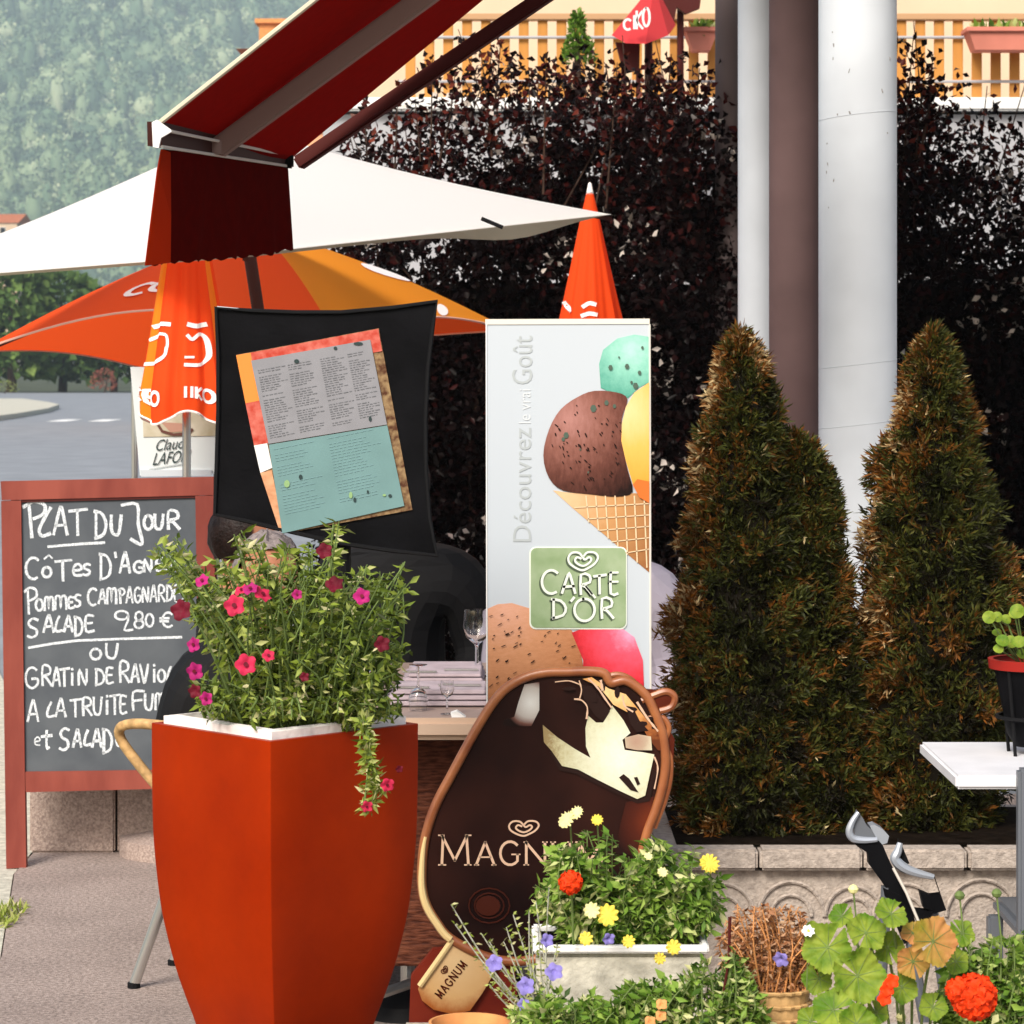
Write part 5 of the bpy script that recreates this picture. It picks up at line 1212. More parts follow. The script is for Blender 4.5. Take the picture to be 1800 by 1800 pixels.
# ---------------------------------------------------------------- flowers helper
def flower(parent, c, r_, m, face=(0, -1, .3), petals=5, trump=.4, name='flower', eyem=None, lobed=True):
    f = Vector(face).normalized(); q = f.to_track_quat('Z', 'Y').to_matrix(); mb = MB(); n = petals * 6; c = Vector(c)
    mb.v.append(tuple(c - f * r_ * trump))
    for ring_, (rr, hh) in enumerate(((.35, -.12), (.75, .0), (1.0, -.04))):
        for j in range(n):
            a = 2 * math.pi * j / n; lob = 1 - (.22 * abs(math.cos(a * petals / 2)) ** 3 if lobed else 0) * (ring_ / 2)
            p = Vector((math.cos(a) * rr * r_ * lob, math.sin(a) * rr * r_ * lob, hh * r_ + .07 * r_ * math.sin(a * petals) * ring_ + random.uniform(-.04, .04) * r_ * ring_))
            mb.v.append(tuple(c + q @ p))
    for j in range(n): mb.f.append((0, 1 + j, 1 + (j + 1) % n))
    for k in range(2):
        for j in range(n):
            a_ = 1 + k * n + j; b_ = 1 + k * n + (j + 1) % n; mb.f.append((a_, b_, b_ + n, a_ + n))
    o = mb.build(name, m, parent, True)
    if eyem:
        MB().lathe(c, [(0.0005, .0), (r_ * .22, .0), (r_ * .15, r_ * .12), (.0003, r_ * .16)], 10).build('eye', eyem, o) if False else None
        e = MB(); e.slab([c + f * (.02 * r_) + q @ Vector((math.cos(a * .785) * r_ * .22, math.sin(a * .785) * r_ * .22, 0)) for a in range(8)], f * r_ * .1); e.build('eye', eyem, o)
    return o

# ---------------------------------------------------------------- petunias in the planter
rt = thing('petunia_plant', (cxo, Yo, zo - .015), 'bushy green petunias with pink and maroon flowers in the orange planter', 'plant')
pp, dd, tt, LL = [], [], [], []; mb = MB()
def sprig(base, tip, nl=26, ls=.028, bend=.03, tb=.5, spread=1.0, rad=.0022):
    base, tip = Vector(base), Vector(tip); mid = base.lerp(tip, .5) + Vector((random.uniform(-bend, bend), random.uniform(-bend, bend), abs(bend) * .6))
    path = smooth_path([base, mid, tip], 6); mb.tube(path, [rad * (1 - .6 * i / len(path)) for i in range(len(path))], n=4)
    for j in range(nl):
        q = (j + .3) / nl; i = min(int(q * (len(path) - 1)), len(path) - 2); p = path[i].lerp(path[i + 1], q * (len(path) - 1) - i)
        t_ = (path[i + 1] - path[i]).normalized(); rnd = Vector((random.gauss(0, 1), random.gauss(0, 1), random.gauss(0, 1))); s_ = t_.cross(rnd).normalized()
        pp.append(tuple(p)); dd.append(tuple(s_ * spread + t_ * random.uniform(-.2, .8) - Vector((0, 0, random.uniform(0, .5))))); tt.append(min(1, max(0, random.gauss(tb, .24)))); LL.append(ls * random.uniform(.6, 1.3))
Z0 = zo
crown = [(300, 950, .0), (330, 985, 0), (385, 990, 0), (420, 940, 0), (450, 955, .0), (500, 965, 0), (545, 960, 0), (592, 918, 0), (590, 960, 0), (640, 1000, 0), (665, 1010, .0), (712, 1030, 0), (700, 1075, 0), (690, 1130, 0), (712, 1138, 0), (350, 1200, 0), (355, 1240, 0), (360, 1100, 0), (345, 1060, 0), (400, 1000, 0), (470, 1000, 0), (545, 1010, 0), (690, 1180, 0), (660, 1220, 0), (290, 985, 0), (275, 960, 0), (310, 1000, 0)]
for (px, py, dy) in crown:
    for k in range(5):
        Yt_ = Yo + random.uniform(-.12, .12); tip = P(px + random.uniform(-10, 10), py + random.uniform(-8, 8), Yt_)
        b_ = Vector((cxo + random.uniform(-.05, .08) + (tip.x - cxo) * .15, Yo + random.uniform(-.1, .08), zo))
        sprig(b_, tip, nl=30, ls=.023, tb=.62 if py < 1010 else .45)
for k in range(290):
    px = random.gauss(548, 90); py = random.uniform(985, 1255)
    if px < 372 or px > 712: continue
    Yt_ = Yo - random.uniform(-.16, .2); tip = P(px, py, Yt_)
    b_ = Vector((cxo + (tip.x - cxo) * .6 + random.uniform(-.04, .04), Yo + (Yt_ - Yo) * .5, zo - .0))
    sprig(b_, tip, nl=24, ls=.019, tb=random.choice((.25, .4, .55, .7)))
for k in range(46):
    px = random.uniform(350, 700); yy = Yo - random.uniform(.12, .2) * (1 - abs(px - 500) / 320); a0_ = P(px, 1225, yy); sprig(a0_, P(px + random.uniform(-15, 15), random.uniform(1246, 1268), yy - .02), nl=11, ls=.017, bend=.008, tb=random.choice((.3, .5, .7)))
# trailing stem over the rim
Yf = 4.52
for k in range(5):
    pts = [P(620 + k * 4, 1262, Yf + .02), P(634 + 3 * k, 1275, Yf - .03), P(648 + random.uniform(-6, 10), 1330, Yf - .04), P(655 + random.uniform(-12, 20), 1380, Yf - .04), P(645 + random.uniform(-8, 8) + (30 if k < 2 else 0), 1425 - (45 if k < 2 else 0), Yf - .045)]
    path = smooth_path(pts, 6); mb.tube(path, .0016, n=4)
    for p in path[3:]:
        for j in range(3): pp.append(tuple(p)); dd.append((random.gauss(0, 1), random.gauss(-.3, .5), random.gauss(-.2, .7))); tt.append(random.uniform(.4, 1)); LL.append(.018 * random.uniform(.6, 1.3))
mb.build('stems', M['stem'], rt)['kind'] = 'stuff'
pp = np.array(pp); dd = np.array(dd); tt = np.array(tt); LL = np.array(LL)
leafobj('foliage', pp, dd, LL, LL * .36, M['pet'], rt, tt)['kind'] = 'stuff'
Yx = Yo - .2
for (px, py, r_, m_, fc_) in ((412, 1064, 20, 'fpink', (-.2, -1, .2)), (432, 1168, 20, 'fpink', (.1, -1, .2)), (340, 1133, 14, 'fmag', (-.5, -1, .2)), (342, 1180, 17, 'fmag', (-.4, -1, 0)), (440, 1034, 15, 'fmag', (-.2, -.6, .8)), (462, 1044, 18, 'fpink', (.5, -.5, .7)), (424, 1036, 14, 'fpink', (-.4, -.5, .8)), (636, 1048, 16, 'fmag', (.1, -1, .4)), (588, 1026, 17, 'fdark', (0, -.8, .6)), (318, 1072, 20, 'fdark', (-.3, -1, .3)), (672, 1132, 15, 'fdark', (.3, -1, .2)), (472, 1152, 12, 'fpink', (.2, -1, .5)), (570, 968, 15, 'fdark', (0, -1, .3)), (522, 1045, 10, 'fmag', (0, -1, .2)), (355, 1020, 14, 'fmag', (-.3, -.7, .6)), (362, 1228, 13, 'fmag', (-.3, -1, 0)), (535, 1190, 9, 'fdark', (0, -1, 0)), (342, 1215, 13, 'fdark', (-.3, -1, 0))):
    flower(rt, P(px, py, Yx + random.uniform(-.02, .03)), S(r_, Yx), M[m_], fc_, eyem=M['fdark'] if m_ != 'fdark' else None)
for (px, py, r_) in ((681, 1380, 13), (645, 1418, 11), (702, 1352, 7)): flower(rt, P(px, py, Yf - .06), S(r_, Yf), M['fpink'] if py > 1400 or r_ > 10 else M['fdark'], (.2, -1, -.2), eyem=M['fdark'])

# ---------------------------------------------------------------- stone trough with two conifers
Ys = 6.0; zs = EYE - (1492 - HOR) / FPX * Ys; xa, xb = P(1150, 0, Ys).x, P(2250, 0, Ys).x
rt = thing('stone_trough', ((xa + xb) / 2, Ys + .3, 0), 'long cast stone trough with arch relief under the conifers', 'trough')
zr = EYE - (1531 - HOR) / FPX * Ys
MB().box(((xa + xb) / 2, Ys + .3, (zr - .003) / 2), (xb - xa, .56, zr - .003)).build('wall', M['trough'], rt)
nb = 6; bw = (xb - xa) / nb
for k in range(nb): MB().box((xa + bw * (k + .5), Ys + .3, (zr + zs) / 2 + .001), (bw - .004, .62, zs - zr - .002), bev=.006).build('rim_block', M['trough'], rt)
MB().box(((xa + xb) / 2, Ys + .3, zs + .001), (xb - xa - .1, .5, .004)).build('soil', M['soil'], rt)
Yw = Ys + .02
for (cx_, r_) in ((1270, 55), (1390, 58), (1500, 50), (1590, 55), (1725, 62), (1840, 60)):
    for rr_ in (r_, r_ * .62):
        mb = MB(); mb.tube([Vector((P(cx_ + rr_ * math.cos(R(a)), 0, Yw).x, Yw - .004, P(0, 1610 - rr_ * 1.05 * math.sin(R(a)), Yw).z)) for a in range(0, 181, 12)], .0045, n=6); mb.build('arch_relief', M['trough'], rt, True)
def conifer(prof_, Y, label, dens=1.0, orange=0.0):
    """prof_: (py, left px, right px)"""
    py = np.array([p[0] for p in prof_], float); lx = np.array([p[1] for p in prof_], float); rx = np.array([p[2] for p in prof_], float)
    bx = P((lx[-1] + rx[-1]) / 2, 0, Y).x
    rt = thing('conifer', (bx, Y, zs), label, 'conifer', 'brownish green conifers in the trough')
    n = int(26000 * dens); q = RNG.uniform(py[0], py[-1], n)
    wl_ = np.interp(q, py, rx - lx); keep = RNG.uniform(size=n) < (wl_ / wl_.max()) ** .8 + .05; q = q[keep]; n = len(q)
    a = RNG.uniform(0, 2 * math.pi, n); l = np.interp(q, py, lx); r_ = np.interp(q, py, rx)
    rad = (r_ - l) / 2 * (1 - .32 * RNG.uniform(size=n) ** 2) * (1 + .10 * np.sin(q * .045 + a * 3) + .07 * np.sin(a * 7 + q * .09)); 
    nc = 420; ca_ = RNG.uniform(0, 2 * math.pi, nc); cq_ = RNG.uniform(py[0], py[-1], nc); ct_ = RNG.normal(0, .17, nc)
    da = np.abs(a[:, None] - ca_[None]); da = np.minimum(da, 2 * math.pi - da) * np.maximum(rad[:, None], 30); dq = (q[:, None] - 6 - cq_[None]) * .75
    dist = np.sqrt(da ** 2 + dq ** 2); near = dist.argmin(1); dmin = dist.min(1); bump = np.exp(-(dmin / 15) ** 2)
    rad *= .84 + .20 * bump
    rad = np.maximum(rad - 11, 2) ; cxp = (l + r_) / 2; x_ = (cxp - 900) / FPX * Y + rad / FPX * Y * np.cos(a); y_ = Y + rad / FPX * Y * np.sin(a) * .9; z_ = EYE - (q - HOR) / FPX * Y
    base = np.stack([x_, y_, z_], 1)
    d = np.stack([np.cos(a) * .8, np.sin(a) * .8, RNG.normal(.45, .5, n)], 1) + RNG.normal(0, .5, (n, 3))
    Vs, Fs, Ts = [], [], []; off = 0
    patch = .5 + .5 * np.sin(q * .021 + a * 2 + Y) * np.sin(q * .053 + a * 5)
    t0 = np.clip(RNG.normal(.29, .12, n) + ct_[near] + .22 * (patch - .5) + orange * (.5 - .5 * np.cos(a)) * .0 + .60 * np.clip(-np.cos(a) - .30, 0, 1) * orange + .22 * np.clip(np.cos(a) - .6, 0, 1) + .11 * np.clip((py[0] + 320 - q) / 320, 0, 1), 0, .90)  # left side and top tinted lighter as if lit, with rusty edges and patches
    t0[RNG.uniform(size=n) > .9975] = 1.0
    for k in range(5):   # five scales fanned per spray
        side = unit(np.cross(d, RNG.normal(size=(n, 3)))); dk = unit(d) + side * RNG.uniform(-.75, .75, (n, 1))
        bk = base + unit(d) * (.004 * k)
        V, F = leaves(bk, dk, RNG.normal(size=(n, 3)), RNG.uniform(.011, .026, n), RNG.uniform(.003, .006, n), .2)
        Vs.append(V); Fs.append(F + off); off += len(V); Ts.append(np.repeat(np.clip(t0 + RNG.normal(0, .05, n), 0, 1), 4))
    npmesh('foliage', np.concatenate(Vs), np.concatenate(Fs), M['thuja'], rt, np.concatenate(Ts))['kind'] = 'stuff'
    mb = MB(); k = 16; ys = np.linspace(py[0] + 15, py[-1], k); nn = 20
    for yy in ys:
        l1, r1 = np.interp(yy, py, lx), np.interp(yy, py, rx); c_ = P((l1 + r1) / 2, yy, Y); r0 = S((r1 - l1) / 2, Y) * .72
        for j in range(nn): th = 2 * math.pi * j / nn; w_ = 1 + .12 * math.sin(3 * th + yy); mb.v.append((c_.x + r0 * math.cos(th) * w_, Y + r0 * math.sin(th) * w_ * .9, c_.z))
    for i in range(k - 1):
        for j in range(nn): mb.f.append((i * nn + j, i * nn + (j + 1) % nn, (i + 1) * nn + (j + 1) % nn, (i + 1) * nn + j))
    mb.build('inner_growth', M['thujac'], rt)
    MB().tube([(bx, Y, zs), (bx, Y, zs + .2)], .02).build('trunk', M['bark'], rt)
    return rt
Yk = 6.27
conifer([(585, 1292, 1310), (612, 1268, 1336), (650, 1254, 1358), (700, 1246, 1372), (735, 1240, 1374), (760, 1222, 1378), (850, 1214, 1392), (930, 1204, 1410), (1030, 1192, 1420), (1070, 1176, 1430), (1110, 1162, 1440), (1250, 1172, 1450), (1350, 1176, 1460), (1430, 1178, 1470), (1490, 1195, 1470), (1512, 1240, 1440)], Yk, 'left brownish conifer with an orange tinged left side', 1.05, 1.0)
conifer([(765, 1385, 1405), (790, 1370, 1442), (830, 1362, 1462), (890, 1355, 1482), (990, 1350, 1488), (1080, 1345, 1500), (1200, 1345, 1525), (1350, 1350, 1545), (1440, 1350, 1560), (1490, 1355, 1560), (1512, 1385, 1510)], Yk + .03, 'lower green conifer lobe joined to the left conifer in front of the column', .8, .2)
conifer([(582, 1636, 1648), (605, 1612, 1668), (645, 1592, 1692), (720, 1578, 1715), (780, 1546, 1722), (840, 1530, 1740), (900, 1522, 1758), (980, 1512, 1780), (1080, 1500, 1802), (1180, 1496, 1810), (1300, 1490, 1800), (1400, 1495, 1770), (1490, 1510, 1740), (1508, 1550, 1690)], Yk + .06, 'right brownish conifer beyond the white table', 1.15, .75)

# ---------------------------------------------------------------- white table with red rimmed pot, grey chair
zT = .72; yf, yb = 5.05, 5.5; xl = .788
rt = thing('white_table', (xl + .35, (yf + yb) / 2, 0), 'white square table at the right picture edge', 'table')
ts = EYE - (1363 - HOR) / FPX * yf
MB().box((xl + .35, (yf + yb) / 2, ts - .0125), (.70, yb - yf, .025), bev=.005).build('tabletop', M['tablew'], rt)
MB().tube([(xl + .35, 5.27, 0), (xl + .35, 5.27, ts - .025)], .03, n=14).build('leg', M['blackm'], rt)
MB().lathe((xl + .35, 5.27, 0), [(0, 0), (.2, 0), (.19, .02), (.03, .05)], 24).build('foot', M['blackm'], rt)
cxp = P(1812, 0, 5.33).x
rt = thing('pot_stand', (cxp, 5.33, ts), 'black lantern like pot holder with red rim on the white table', 'pot holder')
zrim = P(0, 1165, 5.33).z
MB().lathe((cxp, 5.33, zrim), [(.070, -.01), (.078, -.01), (.08, .008), (.070, .008)], 28).build('rim', mat('red_rim', (.30, .02, .015), .4), rt, True)
MB().lathe((cxp, 5.33, ts), [(0, .015), (.03, .015), (.045, .04), (.05, .07), (.068, zrim - ts - .012), (.0, zrim - ts - .012)], 28).build('pot', M['black'], rt, True)
for k in range(4):
    a = k * math.pi / 2 + .785; MB().tube([(cxp + .05 * math.cos(a), 5.33 + .05 * math.sin(a), ts), (cxp + .055 * math.cos(a), 5.33 + .055 * math.sin(a), ts + .05), (cxp + .072 * math.cos(a), 5.33 + .072 * math.sin(a), zrim)], .0035, n=6).build('strut', M['blackm'], rt)
MB().lathe((cxp, 5.33, P(0, 1262, 5.33).z), [(.06, 0), (.066, 0), (.066, .006), (.06, .006)], 28).build('ring', M['blackm'], rt)
rt = thing('potted_plant', (cxp, 5.33, zrim - .01), 'round leaved green plant growing in the red rimmed pot', 'plant')
for k in range(16):
    px = random.uniform(1738, 1830); py = random.uniform(1070, 1150); c_ = P(px, py, 5.33 - random.uniform(0, .06)); r_ = random.uniform(.009, .014)
    if k < 4: c_ = P([1788, 1762, 1790, 1755][k], [1074, 1126, 1128, 1140][k], 5.27)
    mb = MB(); n_ = 12; f = Vector((random.uniform(-.3, .3), -1, random.uniform(.2, .9))).normalized(); q = f.to_track_quat('Z', 'Y').to_matrix()
    mb.v = [tuple(c_)] + [tuple(c_ + q @ Vector((r_ * math.cos(2 * math.pi * j / n_), r_ * math.sin(2 * math.pi * j / n_), .002 * math.sin(j)))) for j in range(n_)]; mb.f = [(0, 1 + j, 1 + (j + 1) % n_) for j in range(n_)]
    o = mb.build('leaf', M['ger'], rt); MB().tube([c_, (cxp + (c_.x - cxp) * .3, 5.33, zrim)], .0015, n=4).build('stalk', M['stem'], o)
rt = thing('grey_chair', (P(1860, 0, 4.9).x, 4.9, 0), 'grey metal chair back cut by the right picture edge', 'chair')
xq = P(1787, 0, 4.9).x
MB().box((xq + .017, 4.9, EYE - (1500 - HOR) / FPX * 4.9), (.032, .03, S(300, 4.9)), bev=.005).build('back_post', M['greyc'], rt)
MB().box((xq + .24, 4.9, EYE - (1368 - HOR) / FPX * 4.9), (.41, .02, .028), bev=.005).build('back_rail', M['greyc'], rt)
MB().box((xq + .46, 4.9, EYE - (1500 - HOR) / FPX * 4.9), (.032, .03, S(300, 4.9)), bev=.005).build('back_post', M['greyc'], rt)
MB().box((xq + .24, 5.08, .45), (.44, .38, .03), bev=.01).build('seat', M['greyc'], rt)
for dx in (.02, .46):
    for yy in (4.92, 5.24): MB().box((xq + dx, yy, .22), (.028, .028, .43), bev=.004).build('leg', M['greyc'], rt)

# ---------------------------------------------------------------- folded chair lying in front of the trough
Yv = 5.4
def Vp(x, y, off=0.0): return P(x, y, Yv) + Vector((0, -off, 0))
rt = thing('folded_chair', (P(1600, 0, Yv).x, Yv, 0), 'black and grey folded chair leaning in front of the stone trough', 'chair')
def vs_(name, pts, off, th, m): return MB().slab([Vp(x, y, off) for x, y in pts], (0, th, 0)).build(name, m, rt)
sm_ = lambda pts, k=4: [(v.x, v.y) for v in smooth_path([(a, b, 0) for a, b in pts], k, False)]
band = sm_([(1509, 1428), (1498, 1445), (1493, 1462), (1500, 1474), (1520, 1477), (1542, 1476)])
MB().tube([Vp(x, y) for x, y in band], [.004 + .0035 * math.sin(math.pi * i / len(band)) for i in range(len(band))], n=8).build('arm_edge', M['hl'], rt, True)
vs_('arm_cup', [(1511, 1430), (1518, 1440), (1524, 1452), (1534, 1460), (1540, 1472), (1520, 1474), (1504, 1470), (1500, 1455)], -.004, .05, M['greyc'])
vs_('arm_cup', [(1529, 1452), (1538, 1450), (1552, 1458), (1563, 1470), (1560, 1482), (1548, 1486), (1540, 1472)], -.002, .04, M['hl'])
vs_('side_frame', [(1502, 1484), (1545, 1478), (1552, 1486), (1560, 1505), (1600, 1590), (1615, 1640), (1590, 1660), (1580, 1635), (1600, 1625), (1580, 1580), (1560, 1565), (1550, 1550), (1528, 1520), (1526, 1500)], .0, .03, M['black'])
vs_('side_frame', [(1552, 1560), (1585, 1575), (1598, 1610), (1570, 1585), (1555, 1575)], .002, .03, M['black'])
band = sm_([(1581, 1480), (1577, 1495), (1572, 1508), (1585, 1522), (1608, 1532), (1640, 1540)])
MB().tube([Vp(x, y, .01) for x, y in band], [.0035 + .0065 * math.sin(math.pi * (i + 2) / (len(band) + 3)) for i in range(len(band))], n=8).build('arm_edge', M['hl'], rt, True)
vs_('arm_cup', [(1584, 1481), (1590, 1497), (1599, 1518), (1590, 1520), (1582, 1508)], .0, .05, M['blackm'])
# open side panel with a slot
vs_('side_panel', [(1572, 1522), (1600, 1535), (1642, 1540), (1652, 1570), (1662, 1598), (1640, 1604), (1634, 1572), (1615, 1564), (1622, 1594), (1640, 1600), (1632, 1612), (1612, 1622), (1600, 1596), (1585, 1555)], .012, .025, M['black'])
MB().tube([Vp(1568, 1523, .018), Vp(1592, 1568, .018), Vp(1612, 1616, .018)], .0028, n=6).build('bright_edge', M['banedge'], rt)
for (a, b) in (((1600, 1640), (1660, 1800)), ((1640, 1602), (1700, 1800)), ((1560, 1560), (1540, 1800))): MB().tube([Vp(*a, -.01), (Vp(*b).x, Yv + .05, 0.01)], .011, n=8).build('leg', M['greyc'], rt)

# ---------------------------------------------------------------- raised bed wall and foreground planting
zw = .40
rt = thing('bed_wall', (.55, 4.35, 0), 'low stone garden wall carrying the foreground flower pots', 'wall')
nb = 7; x0_, x1_ = -.18, 1.35
for k in range(nb):
    for j, (za, zb_) in enumerate(((0, .2), (.203, .4))):
        w_ = (x1_ - x0_) / nb; MB().box((x0_ + w_ * (k + .5), 4.21, (za + zb_) / 2), (w_ - .006, .68, zb_ - za - .003), bev=.008).build('block', M['trough'], rt)
# white trough planter
Yn = 4.38; zrw = EYE - (1668 - HOR) / FPX * Yn; xa, xb = P(936, 0, Yn).x, P(1246, 0, Yn).x
rt = thing('white_trough', ((xa + xb) / 2, Yn + .08, zw), 'small white rimmed window box among the foreground flowers', 'planter')
MB().box(((xa + xb) / 2, Yn + .08, (zw + zrw) / 2 - .004), (xb - xa - .012, .15, zrw - zw - .008), bev=.006).build('box', M['kerb'], rt)
mb = MB(); 
for c_, d_ in ((((xa + xb) / 2, Yn, zrw), (xb - xa, .014, .012)), (((xa + xb) / 2, Yn + .16, zrw), (xb - xa, .014, .012)), ((xa + .006, Yn + .08, zrw), (.013, .145, .012)), ((xb - .006, Yn + .08, zrw), (.013, .145, .012))): mb.box(c_, d_, bev=.003)
mb.build('rim', M['whitep'], rt)
MB().box(((xa + xb) / 2, Yn + .08, zrw - .006), (xb - xa - .02, .14, .006)).build('soil', M['soil'], rt)
# generic bushy plant
def bushy(name, label, base, tips, m, mats, ls=.022, nl=26, tb=.5, wr=.42, cat='plant', per=3, jit=8, Yj=.06, group=None, stem='stem', bend=.02):
    global pp, dd, tt, LL, mb
    rt = thing(name, base, label, cat, group); pp, dd, tt, LL = [], [], [], []; mb = MB(); base = Vector(base)
    for (px, py, Y) in tips:
        for k in range(per):
            tip = P(px + random.uniform(-jit, jit), py + random.uniform(-jit, jit), Y + random.uniform(-Yj, Yj))
            b_ = base + Vector(((tip.x - base.x) * .55 + random.uniform(-.015, .015), (tip.y - base.y) * .6, 0))
            sprig(b_, tip, nl=nl, ls=ls * random.uniform(.7, 1.15), bend=bend, tb=tb + random.choice((-.2, 0, .1, .3)), rad=.0016)
    mb.build('stems', M[stem], rt)['kind'] = 'stuff'
    a, b, c_, d_ = np.array(pp), np.array(dd), np.array(tt), np.array(LL)
    leafobj('foliage', a, b, d_, d_ * wr, M[m], rt, c_)['kind'] = 'stuff'
    return rt
def grid_tips(x0, x1, top, bot, n, Y):
    out_ = []
    for _ in range(n):
        x = random.uniform(x0, x1); t_ = top(x); out_.append((x, random.uniform(t_, bot), Y))
    return out_
topf = lambda x: float(np.interp(x, [940, 975, 1010, 1060, 1110, 1160, 1200, 1240, 1275], [1560, 1482, 1452, 1455, 1462, 1462, 1478, 1508, 1535]))
b1 = bushy('yellow_daisy_plant', 'leafy green plant with pale yellow daisies in the white window box', ((xa + xb) / 2, Yn + .08, zrw - .004), grid_tips(945, 1272, topf, 1640, 95, Yn + .06) + grid_tips(968, 1015, lambda x: 1490, 1570, 14, Yn + .02), 'leafg', None, ls=.024, nl=26, tb=.5, wr=.38)
for (px, py, r_, m_, fc_, pt) in ((995, 1440, 17, 'fpale', (-.5, -.6, .5), 13), (1013, 1428, 14, 'fpale', (-.4, -.6, .6), 13), (1050, 1441, 11, 'fyel', (0, -.8, .5), 11), (1248, 1518, 19, 'fyel', (.2, -.8, .5), 13), (1068, 1608, 20, 'fyel', (-.2, -.9, .3), 9), (1040, 1600, 15, 'fpale', (-.2, -.9, .3), 9), (1030, 1650, 13, 'fyel', (0, -1, .2), 9), (1105, 1655, 12, 'fyel', (0, -1, .2), 9), (1184, 1665, 14, 'fyel', (.1, -1, .3), 9), (1160, 1685, 11, 'fyel', (.1, -1, .1), 9), (1165, 1533, 10, 'fpale', (.2, -.8, .6), 9), (1140, 1505, 8, 'fpale', (.2, -.8, .6), 7)):
    flower(b1, P(px, py, Yn - .07 if py > 1590 else Yn - .01), S(r_, Yn), M[m_], fc_, petals=pt, trump=.05)
for px, py in ((1002, 1442), (1050, 1445), (1248, 1522)): MB().tube([P(px, py, Yn), P(px + 3, py + 45, Yn + .02), P(px + 2, py + 110, Yn + .04)], .0014, n=5).build('flower_stalk', M['stem'], b1)
# orange pompom flower
def pompom(parent, c, r_, m, n=26, name='flower_head'):
    c = Vector(c)
    for k in range(n):
        ph = math.acos(1 - 2 * (k + .5) / n); th = k * 2.39996; d = Vector((math.sin(ph) * math.cos(th), math.sin(ph) * math.sin(th), math.cos(ph)))
        if d.y > .6: continue
        flower(parent, c + d * r_ * .68, r_ * .42, m, d, petals=5, trump=.25, name='petal')
b2 = thing('marigold', P(1005, 1640, Yn - .03), 'orange marigold at the left of the white window box', 'flower')
pompom(b2, P(1003, 1551, Yn - .06), S(27, Yn), M['fred'], 22); MB().tube([P(1005, 1570, Yn - .04), P(1008, 1660, Yn - .02)], .002, n=6).build('stem', M['stem'], b2)
# lavender-like silver stems and violet flowers
b3 = thing('silver_sprigs', P(960, 1790, 4.2), 'wiry silvery sprigs with violet flowers in front of the lolly sign', 'plant')
mb = MB(); pp, dd, tt, LL = [], [], [], []
for (tx, ty) in ((793, 1590), (800, 1625), (845, 1640), (902, 1608), (890, 1630), (860, 1655), (935, 1640), (930, 1600), (965, 1560), (948, 1655), (885, 1655), (870, 1690), (850, 1700), (860, 1730), (900, 1700), (880, 1740), (925, 1690), (942, 1586), (980, 1660), (915, 1650), (870, 1720)):
    b_ = P(960 + random.uniform(-20, 30), 1800, 4.2); tip = P(tx, ty, 4.2 + random.uniform(-.03, .03)); mid = b_.lerp(tip, .55) + Vector((-.004, 0, -.006))
    path = smooth_path([b_, mid, tip], 7); mb.tube(path, [.0016 - .0009 * i / len(path) for i in range(len(path))], n=4)
    for p in path[4:]:
        for j in range(2): pp.append(tuple(p)); dd.append((random.gauss(0, 1), random.gauss(0, 1), random.gauss(.3, .6))); tt.append(random.uniform(.5, 1)); LL.append(random.uniform(.006, .013))
mb.build('stems', M['stemw'], b3)['kind'] = 'stuff'; leafobj('foliage', np.array(pp), np.array(dd), np.array(LL), .004, M['pet'], b3, np.array(tt))['kind'] = 'stuff'
for (px, py, r_) in ((962, 1653, 13), (1070, 1651, 12), (869, 1693, 16), (924, 1733, 17), (974, 1708, 17), (920, 1766, 12), (1372, 1687, 15)):
    fl = flower(b3, P(px, py, 4.14), S(r_, 4.14), M['fvio'], (random.uniform(-.5, .5), -1, random.uniform(-.3, .6)), petals=5, trump=.8, name='violet_flower')
# low green growth along the bottom edge
bushy('low_greenery', 'fresh green low foliage along the bottom edge below the window box', P(1060, 1830, 4.15), grid_tips(880, 1240, lambda x: float(np.interp(x, [880, 950, 1040, 1100, 1180, 1240], [1785, 1735, 1745, 1730, 1715, 1690])), 1810, 60, 4.15), 'leafg', None, ls=.02, nl=22, tb=.5, wr=.45, jit=6, Yj=.04)
b4 = bushy('right_greenery', 'green foliage at the bottom between the window box and the wicker pot', P(1270, 1830, 4.12), grid_tips(1235, 1345, lambda x: float(np.interp(x, [1235, 1280, 1345], [1690, 1655, 1745])), 1810, 34, 4.12), 'leafg', None, ls=.018, nl=20, tb=.45, wr=.4, jit=6, Yj=.04)
MB().tube([P(1283, 1612, 4.1), P(1281, 1690, 4.1), P(1262, 1800, 4.1)], [.0028, .0022, .002], n=6).build('dark_stalk', M['armd'], b4)
for (px, py) in ((1163, 1765), (1162, 1785), (1143, 1795)): flower(b4, P(px, py, 4.08), S(11, 4.08), M['terra'], (0, -.8, .6), petals=4, trump=.9, name='faded_bloom')
